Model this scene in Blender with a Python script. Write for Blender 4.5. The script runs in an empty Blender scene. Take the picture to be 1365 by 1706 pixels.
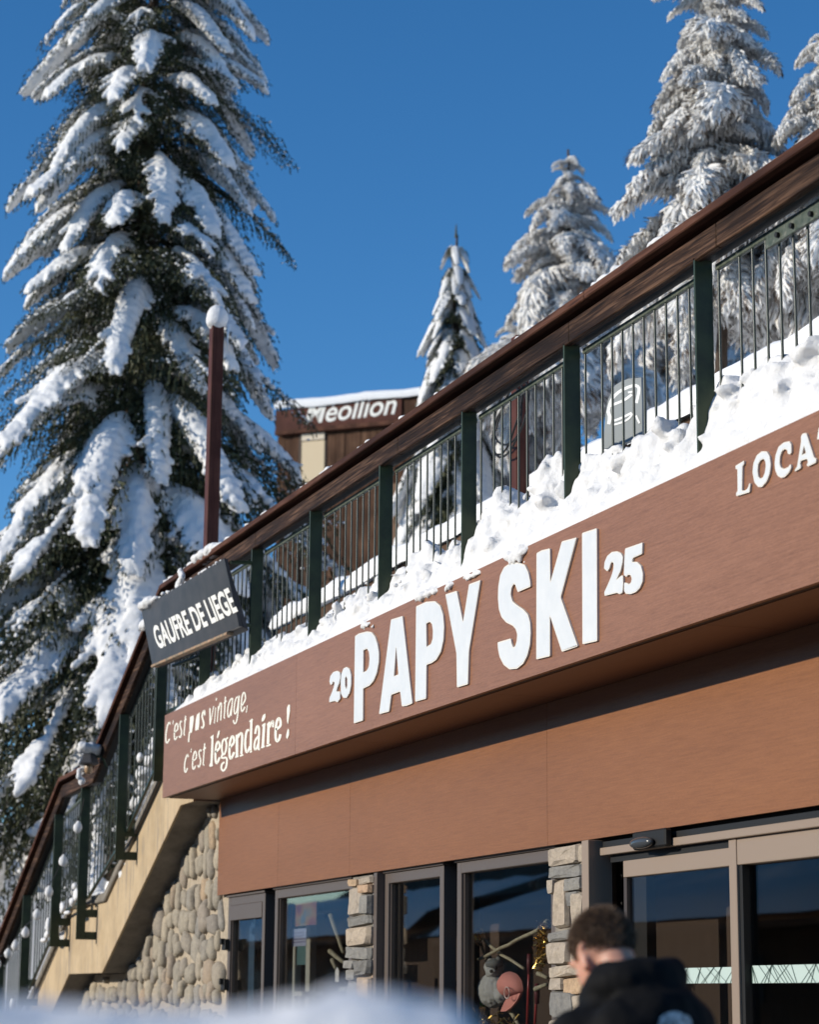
import bpy, math, random
import numpy as np
from mathutils import Vector, Matrix, noise
from mathutils.geometry import tessellate_polygon
from mathutils.bvhtree import BVHTree

SC = bpy.context.scene
COL = SC.collection
PI = math.pi
# ------------------------------------------------------------------ camera, light
# the eye is the origin; X runs along the shop front (the street goes off to -X), +Y into the shop, Z up
YAW, PITCH, ROLL, FPX = 0.3484, 0.2136, 0.0081, 3741.0
PW, PH = 1365.0, 1706.0
GROUND = -1.45
_c, _s = math.cos(YAW), math.sin(YAW)
CF = Vector((-_c*math.cos(PITCH), _s*math.cos(PITCH), math.sin(PITCH)))
_R = Vector((_s, _c, 0)); _U = _R.cross(CF)
CR = _R*math.cos(ROLL) + _U*math.sin(ROLL)
CU = -_R*math.sin(ROLL) + _U*math.cos(ROLL)
cam = bpy.data.cameras.new('camera'); camo = bpy.data.objects.new('camera', cam); COL.objects.link(camo)
cam.sensor_fit = 'HORIZONTAL'; cam.sensor_width = 36.0; cam.lens = 36.0*FPX/PW
cam.clip_start = 0.05; cam.clip_end = 3000
M = Matrix((( CR.x, CU.x, -CF.x, 0), (CR.y, CU.y, -CF.y, 0), (CR.z, CU.z, -CF.z, 0), (0, 0, 0, 1)))
camo.matrix_world = M
cam.dof.use_dof = True; cam.dof.focus_distance = 13.5; cam.dof.aperture_fstop = 3.6; cam.dof.aperture_blades = 9
SC.camera = camo

SUN_TO = Vector((-0.13, -1.0, 0.306)).normalized()
SUN_EL = math.asin(SUN_TO.z); SUN_ROT = math.atan2(SUN_TO.x, SUN_TO.y)
w = bpy.data.worlds.new('World'); SC.world = w; w.use_nodes = True
nt = w.node_tree; nt.nodes.clear()
sky = nt.nodes.new('ShaderNodeTexSky'); sky.sky_type = 'NISHITA'; sky.sun_disc = False
sky.sun_elevation = SUN_EL; sky.sun_rotation = SUN_ROT
sky.altitude = 2000; sky.air_density = 1.0; sky.dust_density = 0.2; sky.ozone_density = 3.2
bg = nt.nodes.new('ShaderNodeBackground'); bg.inputs[1].default_value = 0.15
wo = nt.nodes.new('ShaderNodeOutputWorld')
hs = nt.nodes.new('ShaderNodeHueSaturation'); hs.inputs['Saturation'].default_value = 1.22
nt.links.new(sky.outputs[0], hs.inputs['Color']); nt.links.new(hs.outputs[0], bg.inputs[0]); nt.links.new(bg.outputs[0], wo.inputs[0])
sl = bpy.data.lights.new('sun', 'SUN'); sl.energy = 4.4; sl.angle = math.radians(0.53); sl.color = (1.0, 0.92, 0.79)
so = bpy.data.objects.new('sun', sl); COL.objects.link(so)
so.rotation_euler = SUN_TO.to_track_quat('Z', 'Y').to_euler(); so.location = (-5, -30, 20)
SC.view_settings.view_transform = 'Standard'; SC.view_settings.look = 'None'
SC.view_settings.exposure = 0.12; SC.view_settings.gamma = 1.0
try: SC.view_settings.use_curve_mapping = False
except Exception: pass
SC.cycles.max_bounces = 8; SC.cycles.transparent_max_bounces = 12
SC.cycles.use_denoising = True

# ------------------------------------------------------------------ helpers
def ray(px, py):
    return CF + CR*((px-PW/2)/FPX) + CU*((PH/2-py)/FPX)
def atY(px, py, Y):
    d = ray(px, py); return d*(Y/d.y)
def atDist(px, py, D):
    d = ray(px, py); return d*(D/math.hypot(d.x, d.y))

def tag(o, label=None, cat=None, group=None, kind=None):
    if label: o['label'] = label
    if cat: o['category'] = cat
    if group: o['group'] = group
    if kind: o['kind'] = kind
    return o
def empty(name, loc, label=None, cat=None, group=None):
    o = bpy.data.objects.new(name, None); COL.objects.link(o); o.location = loc
    o.empty_display_size = 0.2
    bpy.context.view_layer.update()
    return tag(o, label, cat, group)
def wloc(o):
    v = Vector(o.location)
    while o.parent: o = o.parent; v += Vector(o.location)
    return v

class MB:
    def __init__(s): s.v = []; s.f = []
    def add(s, vs, fs):
        b = len(s.v); s.v.extend([tuple(p) for p in vs]); s.f.extend([tuple(i+b for i in f) for f in fs]); return s
    def box(s, x0, x1, y0, y1, z0, z1):
        return s.add([(x0,y0,z0),(x1,y0,z0),(x1,y1,z0),(x0,y1,z0),(x0,y0,z1),(x1,y0,z1),(x1,y1,z1),(x0,y1,z1)],
                     [(3,2,1,0),(4,5,6,7),(0,1,5,4),(1,2,6,5),(2,3,7,6),(3,0,4,7)])
    def hexa(s, p):  # 8 points ordered as box
        return s.add(p, [(3,2,1,0),(4,5,6,7),(0,1,5,4),(1,2,6,5),(2,3,7,6),(3,0,4,7)])
    def sweepbox(s, x0, z0, x1, z1, y0, y1, h0, h1):
        """bar from (x0,z0) to (x1,z1) with vertical ends, offsets h0..h1 over the line"""
        return s.hexa([(x0,y0,z0+h0),(x1,y0,z1+h0),(x1,y1,z1+h0),(x0,y1,z0+h0),(x0,y0,z0+h1),(x1,y0,z1+h1),(x1,y1,z1+h1),(x0,y1,z0+h1)])
    def prism_xz(s, poly, y0, y1, holes=()):
        loops = [[Vector((p[0], p[1], 0)) for p in poly]] + [[Vector((p[0], p[1], 0)) for p in h] for h in holes]
        flat = [p for l in loops for p in l]; n = len(flat)
        tris = tessellate_polygon(loops)
        vs = [(p.x, y0, p.y) for p in flat] + [(p.x, y1, p.y) for p in flat]
        fs = []
        for t in tris:
            a, b, c = flat[t[0]], flat[t[1]], flat[t[2]]
            ccw = (b.x-a.x)*(c.y-a.y)-(b.y-a.y)*(c.x-a.x) > 0
            t = t if ccw else (t[0], t[2], t[1])
            fs.append(t); fs.append((t[0]+n, t[2]+n, t[1]+n))
        st = 0
        for l in loops:
            m = len(l)
            for i in range(m):
                a = st+i; b = st+(i+1) % m
                fs.append((a, a+n, b+n, b))
            st += m
        return s.add(vs, fs)
    def tube(s, pts, r, n=8, cap=True):
        pts = [Vector(p) for p in pts]; m = len(pts)
        rs = r if isinstance(r, (list, tuple)) else [r]*m
        vs = []; fs = []
        for i, p in enumerate(pts):
            t = (pts[min(i+1, m-1)]-pts[max(i-1, 0)])
            if t.length < 1e-9: t = Vector((0,0,1))
            t.normalize()
            a = t.cross(Vector((0.13, 0.21, 1.0)) if abs(t.z) < .95 else Vector((1, .1, 0))).normalized(); b = t.cross(a)
            for k in range(n):
                q = 2*PI*k/n; vs.append(p + (a*math.cos(q)+b*math.sin(q))*rs[i])
        for i in range(m-1):
            for k in range(n):
                k2 = (k+1) % n; fs.append((i*n+k, i*n+k2, (i+1)*n+k2, (i+1)*n+k))
        if cap:
            fs.append(tuple(range(n-1, -1, -1))); fs.append(tuple(range((m-1)*n, m*n)))
        return s.add(vs, fs)
    def lathe(s, prof, c=(0,0,0), n=20):
        vs = []; fs = []; m = len(prof)
        for r, z in prof:
            for k in range(n):
                a = 2*PI*k/n; vs.append((c[0]+r*math.cos(a), c[1]+r*math.sin(a), c[2]+z))
        for i in range(m-1):
            for k in range(n):
                k2 = (k+1) % n; fs.append((i*n+k, i*n+k2, (i+1)*n+k2, (i+1)*n+k))
        fs.append(tuple(range(n-1, -1, -1))); fs.append(tuple(range((m-1)*n, m*n)))
        return s.add(vs, fs)
    def ball(s, c, r, seg=10, rings=7, rot=None):
        c = Vector(c); rr = Vector(r) if hasattr(r, '__len__') else Vector((r, r, r))
        vs = []; fs = []
        for i in range(1, rings):
            th = PI*i/rings
            for k in range(seg):
                a = 2*PI*k/seg
                p = Vector((rr.x*math.sin(th)*math.cos(a), rr.y*math.sin(th)*math.sin(a), rr.z*math.cos(th)))
                if rot: p = rot @ p
                vs.append(c+p)
        top = Vector((0,0,rr.z)); bot = Vector((0,0,-rr.z))
        if rot: top = rot @ top; bot = rot @ bot
        vs.append(c+top); vs.append(c+bot); T = len(vs)-2; B = T+1
        for i in range(rings-2):
            for k in range(seg):
                k2 = (k+1) % seg; fs.append((i*seg+k, (i+1)*seg+k, (i+1)*seg+k2, i*seg+k2))
        for k in range(seg):
            k2 = (k+1) % seg
            fs.append((T, k, k2)); fs.append((B, (rings-2)*seg+k2, (rings-2)*seg+k))
        return s.add(vs, fs)
    def limb(s, a, b, ra, rb, seg=10):
        a = Vector(a); b = Vector(b); n = max(2, int((b-a).length/(min(ra, rb)*.35))+1)
        for i in range(n+1):
            t = i/n; s.ball(a.lerp(b, t), ra+(rb-ra)*t, seg, 7)
        return s
    def data(s, name, smooth=False, origin=(0,0,0)):
        me = bpy.data.meshes.new(name); o = Vector(origin)
        me.from_pydata([(p[0]-o.x, p[1]-o.y, p[2]-o.z) for p in s.v], [], s.f); me.update()
        if smooth: me.polygons.foreach_set('use_smooth', [True]*len(me.polygons))
        return me
    def build(s, name, mat, parent=None, smooth=False, bevel=0, label=None, cat=None, group=None, kind=None, seg=1):
        org = wloc(parent) if parent else (0,0,0)
        me = s.data(name, smooth, org)
        if mat: me.materials.append(mat)
        o = bpy.data.objects.new(name, me); COL.objects.link(o)
        if parent: o.parent = parent
        if bevel:
            b = o.modifiers.new('bevel', 'BEVEL'); b.width = bevel; b.segments = seg; b.limit_method = 'ANGLE'; b.angle_limit = math.radians(40)
        return tag(o, label, cat, group, kind)

def link(name, me, parent=None, **k):
    o = bpy.data.objects.new(name, me); COL.objects.link(o)
    if parent: o.parent = parent
    return tag(o, **k)
def remesh(mb, vox, smooth_it=2, disp=None, name='m', smooth=True):
    me = mb.data('tmp'); o = bpy.data.objects.new('tmp', me); COL.objects.link(o)
    m = o.modifiers.new('r', 'REMESH'); m.mode = 'VOXEL'; m.voxel_size = vox
    if smooth_it:
        k = o.modifiers.new('s', 'SMOOTH'); k.iterations = smooth_it; k.factor = .5
    dg = bpy.context.evaluated_depsgraph_get(); dg.update()
    out = bpy.data.meshes.new_from_object(o.evaluated_get(dg)); out.name = name
    bpy.data.objects.remove(o); bpy.data.meshes.remove(me)
    if disp:
        n = len(out.vertices); co = np.empty(n*3, np.float32); out.vertices.foreach_get('co', co)
        no = np.empty(n*3, np.float32); out.vertex_normals.foreach_get('vector', no)
        co = co.reshape(-1,3); no = no.reshape(-1,3)
        d = np.array([disp(Vector(p)) for p in co.tolist()], np.float32)
        co += no*d[:,None]; out.vertices.foreach_set('co', co.ravel()); out.update()
    if smooth: out.polygons.foreach_set('use_smooth', [True]*len(out.polygons))
    return out
def fbm(p, o=4): return noise.fractal(p, 0.9, 2.1, o)

# ------------------------------------------------------------------ materials
def mat(name, col, rough=.6, metal=0, spec=.4):
    m = bpy.data.materials.new(name); m.use_nodes = True
    b = m.node_tree.nodes['Principled BSDF']
    b.inputs['Base Color'].default_value = (*col, 1); b.inputs['Roughness'].default_value = rough
    b.inputs['Metallic'].default_value = metal; b.inputs['Specular IOR Level'].default_value = spec
    return m
class N:
    def __init__(s, m): s.m = m; s.t = m.node_tree; s.b = s.t.nodes['Principled BSDF']
    def n(s, typ, **k):
        x = s.t.nodes.new(typ)
        for a, v in k.items():
            if a.startswith('i_'):
                key = a[2:]; key = int(key) if key.isdigit() else key.replace('_', ' ')
                x.inputs[key].default_value = v
            else: setattr(x, a, v)
        return x
    def l(s, a, b): s.t.links.new(a, b)
    def coords(s, scale=(1,1,1), kind='Object', rot=(0,0,0)):
        c = s.n('ShaderNodeTexCoord'); mp = s.n('ShaderNodeMapping'); mp.inputs['Scale'].default_value = scale
        mp.inputs['Rotation'].default_value = rot
        s.l(c.outputs[kind], mp.inputs[0]); return mp.outputs[0]
    def noise(s, vec, scale, detail=5, rough=.6, dist=0):
        x = s.n('ShaderNodeTexNoise'); s.l(vec, x.inputs['Vector']); x.inputs['Scale'].default_value = scale
        x.inputs['Detail'].default_value = detail; x.inputs['Roughness'].default_value = rough; x.inputs['Distortion'].default_value = dist
        return x.outputs['Fac']
    def ramp(s, fac, stops):
        r = s.n('ShaderNodeValToRGB'); e = r.color_ramp.elements
        while len(e) < len(stops): e.new(.5)
        for i, (p, c) in enumerate(stops):
            e[i].position = p; e[i].color = (*c, 1) if len(c) == 3 else c
        s.l(fac, r.inputs[0]); return r.outputs[0]
    def mix(s, fac, a, b, blend='MIX'):
        x = s.n('ShaderNodeMix', data_type='RGBA', blend_type=blend)
        for inp, v in ((x.inputs[0], fac), (x.inputs[6], a), (x.inputs[7], b)):
            if hasattr(v, 'links'): s.l(v, inp)
            elif isinstance(v, (int, float)): inp.default_value = v
            else: inp.default_value = (*v, 1)
        return x.outputs[2]
    def bump(s, h, strength=.3, dist=.01):
        x = s.n('ShaderNodeBump'); x.inputs['Strength'].default_value = strength; x.inputs['Distance'].default_value = dist
        s.l(h, x.inputs['Height']); s.l(x.outputs[0], s.b.inputs['Normal'])
    def color(s, o): s.l(o, s.b.inputs['Base Color'])
    def rand(s): return s.n('ShaderNodeObjectInfo').outputs['Random']

def wood(name, c1, c2, c3, scale, grain=(1.2, 14, 14), rough=.7, bump=.35):
    m = mat(name, c2, rough, 0, .12); q = N(m); v = q.coords(grain)
    g = q.noise(v, scale, 6, .65, .6); g2 = q.noise(q.coords((.6, 3, 3)), scale*.5, 3, .5)
    col = q.ramp(g, [(.34, c1), (.5, c2), (.68, c3)])
    col = q.mix(q.ramp(g2, [(.35, (0,0,0)), (.7, (1,1,1))]), col, c1)
    q.color(col); q.bump(g, bump, .006); return m
# brown laminate with a fine horizontal grain
def laminate(name, a, b, c):
    m = mat(name, b, .45); q = N(m); v = q.coords((1.0, 25, 25))
    g = q.noise(v, 3.6, 8, .78, .3); lg = q.noise(q.coords((.35, .9, 2.2)), 1.0, 3, .5)
    fine = q.noise(q.coords((6, 60, 60)), 6, 4, .7)
    col = q.ramp(g, [(.36, a), (.5, b), (.64, c)])
    col = q.mix(.34, col, q.ramp(lg, [(.3, a), (.7, c)]))
    col = q.mix(.22, col, q.ramp(fine, [(.38, tuple(x*.7 for x in a)), (.62, tuple(x*1.15 for x in c))]))
    rn = q.ramp(q.rand(), [(0, (.94,.94,.94)), (1, (1.05,1.04,1.03))])
    q.color(q.mix(1.0, col, rn, 'MULTIPLY')); q.bump(fine, .08, .002); return m
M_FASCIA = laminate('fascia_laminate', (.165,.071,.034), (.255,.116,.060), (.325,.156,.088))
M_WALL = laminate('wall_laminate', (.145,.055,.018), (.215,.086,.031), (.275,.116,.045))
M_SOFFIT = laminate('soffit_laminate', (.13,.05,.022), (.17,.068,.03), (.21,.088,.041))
M_RAIL = wood('weathered_brown_timber', (.006,.003,.002), (.050,.025,.014), (.20,.112,.068), 3.0, (.7, 22, 22), .65, .9)
M_CAP = wood('reddish_cap_timber', (.035,.014,.009), (.115,.049,.030), (.19,.088,.056), 3.0, (.8, 20, 20), .7, .6)
M_POLE = wood('painted_brown_post', (.06,.02,.014), (.10,.036,.025), (.13,.05,.035), 2.0, (12, 12, 1), .55, .2)
M_PLANK = wood('old_wall_plank', (.045,.022,.013), (.095,.05,.03), (.16,.09,.055), 1.2, (6, 6, .6), .75, .3)
M_DARKWOOD = wood('dark_reflected_timber', (.05,.03,.02), (.095,.057,.037), (.14,.09,.06), 1.0, (6, 6, .6), .8, .2)
M_INT = mat('dark_interior', (.03,.022,.017), .9)
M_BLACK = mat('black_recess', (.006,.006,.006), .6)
M_GREEN = mat('dark_green_steel', (.018,.030,.019), .45); 
q = N(M_GREEN); gg = q.noise(q.coords((1,1,1)), 9, 5, .6)
q.color(q.ramp(gg, [(.35, (.012,.026,.012)), (.65, (.028,.048,.020))])); q.bump(gg, .12, .003)
M_BARS = mat('green_painted_bar', (.018,.030,.021), .35)
M_BARTOP = mat('worn_green_bar', (.09,.11,.08), .5)
q = N(M_BARTOP); gg = q.noise(q.coords((3,3,3)), 8, 6, .7); q.color(q.ramp(gg, [(.35, (.03,.045,.03)), (.55, (.08,.095,.07)), (.7, (.17,.17,.14))]))
M_BRONZE = mat('bronze_frame', (.11,.088,.076), .45, .1)
M_BRONZE2 = mat('taupe_door_frame', (.27,.205,.155), .45, .05)
M_ALU = mat('dark_bronze_edge', (.07,.056,.05), .4, .2)
# snow
def snowmat(name, col=(.83,.835,.84), b=.35, sc=1.0):
    m = mat(name, col, .75, 0, .25); q = N(m); v = q.coords()
    h = q.noise(v, 26*sc, 6, .7); h2 = q.noise(v, 7*sc, 4, .6)
    a = q.n('ShaderNodeMath', operation='ADD'); q.l(h, a.inputs[0]); q.l(h2, a.inputs[1])
    q.bump(a.outputs[0], b, .03); return m
M_SNOW = snowmat('snow', (.74,.74,.74), .6)
M_SNOWSOFT = snowmat('soft_snow', b=.25, sc=.6)
M_SNOWTREE = snowmat('tree_snow', (.74,.74,.74), .6, .5)
M_FROST = mat('frosted_twig', (.80,.775,.74), .8, 0, .2)
q = N(M_FROST); gg = q.noise(q.coords(), 9, 4, .6); q.color(q.ramp(gg, [(.25, (.78,.74,.68)), (.42, (.93,.915,.885)), (.75, (.95,.95,.94))]))
def translucent(m, f):
    t = m.node_tree; b = t.nodes['Principled BSDF']; o = [n_ for n_ in t.nodes if n_.type == 'OUTPUT_MATERIAL'][0]
    tl = t.nodes.new('ShaderNodeBsdfTranslucent'); mx = t.nodes.new('ShaderNodeMixShader'); mx.inputs[0].default_value = f
    tl.inputs[0].default_value = (.88,.87,.86,1); t.links.new(b.outputs[0], mx.inputs[1]); t.links.new(tl.outputs[0], mx.inputs[2]); t.links.new(mx.outputs[0], o.inputs[0])
translucent(M_FROST, .25)
M_TWIG = mat('bare_twig', (.12,.085,.06), .9)
M_BARK = mat('spruce_bark', (.06,.042,.032), .95)
q = N(M_BARK); gg = q.noise(q.coords((8,8,1.5)), 4, 6, .7); q.color(q.ramp(gg, [(.3, (.03,.02,.015)), (.7, (.11,.08,.06))])); q.bump(gg, .6, .02)
M_NEEDLE = mat('spruce_needles', (.03,.042,.016), .7)
q = N(M_NEEDLE); gg = q.noise(q.coords(), 5, 3, .6); q.color(q.ramp(gg, [(.3, (.014,.020,.009)), (.5, (.040,.048,.019)), (.68, (.10,.10,.04))]))  # lightest tone paints sunlit olive into the needles
M_CONC = mat('beige_concrete', (.5,.36,.2), .85)
q = N(M_CONC); v = q.coords(); gg = q.noise(v, 2.2, 6, .65); st = q.noise(q.coords((5,5,.5)), 2.5, 5, .7); fi = q.noise(v, 40, 4, .7)
col = q.ramp(gg, [(.3, (.36,.265,.155)), (.6, (.48,.365,.225))])
col = q.mix(q.ramp(st, [(.53, (0,0,0)), (.64, (.85,.85,.85))]), col, (.24,.20,.155))
col = q.mix(q.ramp(fi, [(.62, (0,0,0)), (.75, (.5,.5,.5))]), col, (.25,.18,.11))
q.color(col); q.bump(fi, .25, .004)
M_GREYCONC = mat('grey_concrete', (.2,.18,.15), .9)
q = N(M_GREYCONC); v = q.coords(); gg = q.noise(v, 3, 7, .7); q.color(q.ramp(gg, [(.3, (.13,.115,.095)), (.7, (.27,.24,.2))])); q.bump(gg, .3, .01)
M_MORTAR = mat('sandy_mortar', (.46,.37,.26), .95)
q = N(M_MORTAR); v = q.coords(); gg = q.noise(v, 18, 6, .7); q.color(q.ramp(gg, [(.3, (.27,.22,.16)), (.7, (.46,.385,.285))])); q.bump(gg, .6, .02)
def stonemat(name, stops):
    m = mat(name, (.4,.34,.27), .9); q = N(m); v = q.coords()
    base = q.ramp(q.rand(), stops)
    gg = q.noise(v, 14, 6, .7); f2 = q.noise(v, 55, 4, .7)
    t = q.ramp(gg, [(.25, (.62,.62,.62)), (.5, (1,1,1)), (.75, (1.2,1.18,1.12))])
    q.color(q.mix(1.0, q.mix(1.0, base, t, 'MULTIPLY'), q.ramp(f2, [(.3, (.8,.8,.8)), (.7, (1.1,1.1,1.1))]), 'MULTIPLY'))
    q.bump(gg, .5, .02); return m
M_COBBLE = stonemat('river_stone', [(0, (.33,.285,.22)), (.2, (.27,.24,.19)), (.4, (.37,.315,.235)), (.55, (.22,.195,.165)), (.7, (.33,.285,.215)), (.85, (.25,.23,.20)), (1, (.37,.27,.175))])
M_PSTONE_L = stonemat('pale_quarry_stone', [(0, (.40,.325,.245)), (.5, (.34,.29,.235)), (1, (.42,.345,.255))])
M_PSTONE_G = stonemat('grey_quarry_stone', [(0, (.17,.165,.155)), (.5, (.23,.22,.2)), (1, (.15,.145,.135))])
M_PSTONE_T = stonemat('tan_quarry_stone', [(0, (.42,.29,.18)), (.5, (.40,.30,.2)), (1, (.44,.27,.17))])
M_LETTER = mat('white_acrylic', (.70,.66,.58), .4)
M_LETTERFACE = mat('letter_face_acrylic', (.66,.69,.70), .35)
q = N(M_LETTERFACE); gg = q.noise(q.coords(), 7, 5, .7); q.color(q.ramp(gg, [(.3, (.60,.62,.63)), (.65, (.67,.68,.675))]))
M_PAINT = mat('cream_lettering', (.78,.76,.66), .6)
M_SIGN = mat('charcoal_sign', (.048,.046,.048), .5)
q = N(M_SIGN); gg = q.noise(q.coords(), 6, 5, .6); q.color(q.ramp(gg, [(.3, (.036,.036,.038)), (.7, (.062,.058,.058))]))
M_SIGNTXT = mat('white_sign_letter', (.80,.79,.74), .5)
M_RUST = mat('rusty_lip', (.3,.22,.15), .8)
q = N(M_RUST); gg = q.noise(q.coords((2,2,2)), 7, 6, .7); q.color(q.ramp(gg, [(.35, (.10,.085,.065)), (.5, (.28,.21,.14)), (.6, (.36,.20,.11)), (.72, (.62,.58,.5))]))
# glass: reflection by Fresnel over clear transmission
def glassmat(name, tint, boost):
    m = bpy.data.materials.new(name); m.use_nodes = True; t = m.node_tree; t.nodes.clear()
    lw = t.nodes.new('ShaderNodeLayerWeight'); lw.inputs[0].default_value = .5
    pw5 = t.nodes.new('ShaderNodeMath'); pw5.operation = 'POWER'; pw5.inputs[1].default_value = 5
    fr = t.nodes.new('ShaderNodeMath'); fr.operation = 'MULTIPLY_ADD'; fr.inputs[1].default_value = .96; fr.inputs[2].default_value = .04
    t.links.new(lw.outputs['Facing'], pw5.inputs[0]); t.links.new(pw5.outputs[0], fr.inputs[0])
    mu = t.nodes.new('ShaderNodeMath'); mu.operation = 'MULTIPLY'; mu.use_clamp = True; mu.inputs[1].default_value = boost
    tr = t.nodes.new('ShaderNodeBsdfTransparent'); tr.inputs[0].default_value = (*tint, 1)
    gl = t.nodes.new('ShaderNodeBsdfGlossy'); gl.inputs['Roughness'].default_value = .015; gl.inputs[0].default_value = (1,.92,.80,1)
    mx = t.nodes.new('ShaderNodeMixShader'); o = t.nodes.new('ShaderNodeOutputMaterial')
    t.links.new(fr.outputs[0], mu.inputs[0]); t.links.new(mu.outputs[0], mx.inputs[0])
    t.links.new(tr.outputs[0], mx.inputs[1]); t.links.new(gl.outputs[0], mx.inputs[2]); t.links.new(mx.outputs[0], o.inputs[0])
    return m
M_GLASS = glassmat('window_glass', (.88,.88,.87), 1.4)
M_BAND = mat('mint_privacy_film', (.42,.52,.48), .6)
M_BANDLINE = mat('film_line', (.03,.06,.05), .6)

# ------------------------------------------------------------------ ground, hill
D = 5.6; YF = 5.046; ZB = 1.821; ZT = 2.594; ZW = .935; XL = -20.6; XR = -6.5
g = MB()
g.add([(-900,-900,GROUND),(900,-900,GROUND),(900,900,GROUND),(-900,900,GROUND)], [(0,1,2,3)])
g.build('ground', M_SNOWSOFT, kind='structure', label='packed snow of the street in front of the shop')
def sstep(a, b, x):
    t = min(1, max(0, (x-a)/(b-a))); return t*t*(3-2*t)
def stair_z(X):
    if X > -21.1: return 2.6
    if X > -24.1: return 2.6-(-21.1-X)*.475
    if X > -25.8: return 1.17
    return max(GROUND, 1.17-(-25.8-X)*.475)
def hill(X, Y):
    a = 2.62 + 1.25*sstep(5.8, 7.0, Y) + .12*sstep(6.9, 7.3, Y) + .42*max(0, Y-7.2)*(1-.5*sstep(20, 60, Y))
    b0 = stair_z(X)
    b = b0 + (max(b0, 1.9)-b0+.2)*sstep(6.8, 8.2, Y) + .16*max(0, Y-8.2)
    t = sstep(-22.0, -20.9, X) if Y < 7.2 else sstep(-40, -20.9, X)*.8+.2*sstep(-22, -20.9, X)
    return b+(a-b)*t + .10*fbm(Vector((X*.35, Y*.35, 1.3)), 4) * sstep(5.7, 7.5, Y)
xs = [-160,-140,-120,-105,-92,-80,-72,-66,-60,-55,-51,-48,-45]+[-43+.5*i for i in range(78)]
ys = [5.72+.14*i for i in range(20)]+[8.6+.5*i for i in range(25)]+[21.5,23,25,28,32,38,46,58,75,100,140]
g = MB(); nx, ny = len(xs), len(ys)
ysl = lambda X, j: ys[j] if X > -21.0 else max(ys[j], 6.72) + (j*.002 if ys[j] < 6.72 else 0)
g.add([(X, ysl(X, j), hill(X, ysl(X, j))) for X in xs for j in range(ny)],
      [(i*ny+j, (i+1)*ny+j, (i+1)*ny+j+1, i*ny+j+1) for i in range(nx-1) for j in range(ny-1)])
g.build('hillside', M_SNOWSOFT, smooth=True, kind='structure', label='snowy hillside rising behind the terrace')
M_ROAD = mat('low_bounce_asphalt', (.045,.045,.047), .55)  # dark road added out of view to lower the light bouncing up
q = N(M_ROAD); v = q.coords(); gg = q.noise(v, .5, 6, .6); fi = q.noise(v, 30, 4, .7)
q.color(q.mix(q.ramp(gg, [(.66, (0,0,0)), (.73, (1,1,1))]), q.ramp(fi, [(.3, (.03,.03,.032)), (.7, (.065,.063,.06))]), (.6,.61,.63))); q.bump(fi, .3, .01)
MB().box(-120, 60, -9.5, 5.58, GROUND-.2, GROUND+.004).build('street', M_ROAD, kind='structure', label='unseen dark street with thin patches of snow, added to cut ground bounce')
# snow heap beyond the foot of the stairs
g = MB(); n1, n2 = 30, 24
for i in range(n1):
    for j in range(n2):
        x = -44+9.0*i/(n1-1); y = 2.5+9.5*j/(n2-1)
        e = min(1, (i/(n1-1))/.25)*sstep(0, .10, 1-i/(n1-1))*min(1, j/4)*min(1, (n2-1-j)/4)
        g.v.append((x, y, GROUND-.05+e*(4.1+.5*fbm(Vector((x*.5, y*.5, 4)), 4))))
g.f = [(i*n2+j, (i+1)*n2+j, (i+1)*n2+j+1, i*n2+j+1) for i in range(n1-1) for j in range(n2-1)]
g.build('snow_heap', M_SNOWSOFT, smooth=True, kind='stuff', label='big ploughed snow heap with a shaded blue side beyond the stair foot')

# ------------------------------------------------------------------ shop building
shop = empty('shop_building', (-14, 5.6, GROUND), 'single storey ski shop front in brown laminate with stone pillars and a snowy terrace roof', 'shop')
rnd = random.Random(5)
fx = [XL, -16.41, XR]
for a, b in zip(fx[:-1], fx[1:]):
    MB().box(a+.0015, b-.0015, YF, YF+.03, ZB, ZT).build('fascia_panel', M_FASCIA, shop)
MB().box(XL, XR, YF+.032, YF+.07, ZB+.004, ZT-.002).build('fascia_backing', M_BLACK, shop)
MB().box(XL, XL+.03, YF+.072, D+.25, ZB, ZT).build('fascia_end', M_FASCIA, shop)
sx = [XL, -18.2, -15.4, -12.6, -9.8, XR]
for a, b in zip(sx[:-1], sx[1:]):
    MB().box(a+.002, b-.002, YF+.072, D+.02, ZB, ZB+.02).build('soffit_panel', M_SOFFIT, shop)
MB().box(XL+.05, XR, YF+.08, 9.3, ZB+.022, ZT-.01).build('terrace_slab', M_GREYCONC, shop)
wx = [XL, -18.656, -16.723, -12.868, -9.2, XR]
for a, b in zip(wx[:-1], wx[1:]):
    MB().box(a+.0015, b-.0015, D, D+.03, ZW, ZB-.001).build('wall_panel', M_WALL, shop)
MB().box(XL+.01, XR, D+.032, D+.10, ZW+.004, ZB-.002).build('wall_backing', M_BLACK, shop)
MB().box(XL+.02, XR, D+.102, D+.24, ZW-.02, ZW+.05).build('lintel', M_BLACK, shop)
# interior shell
MB().box(-20.35, XR, 9.3, 9.42, GROUND, ZB).build('back_wall', M_INT, shop)
MB().box(-20.35, XR, 5.9, 9.3, GROUND+.004, GROUND+.05).build('interior_floor', M_INT, shop)
MB().box(-20.35, -20.25, 5.9, 9.3, GROUND+.05, ZB).build('interior_side_wall', M_INT, shop)
MB().box(-18.9, -12.5, 6.75, 6.82, GROUND+.05, ZB).build('display_partition', mat('partition_brown', (.045,.028,.019), .85), shop)
MB().box(XR-.1, XR, 5.75, 9.3, GROUND, ZB).build('interior_end_wall', M_INT, shop)
MB().box(-20.2, XR-.1, D+.26, 9.25, ZB-.3, ZB-.26).build('interior_ceiling', M_INT, shop)

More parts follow.
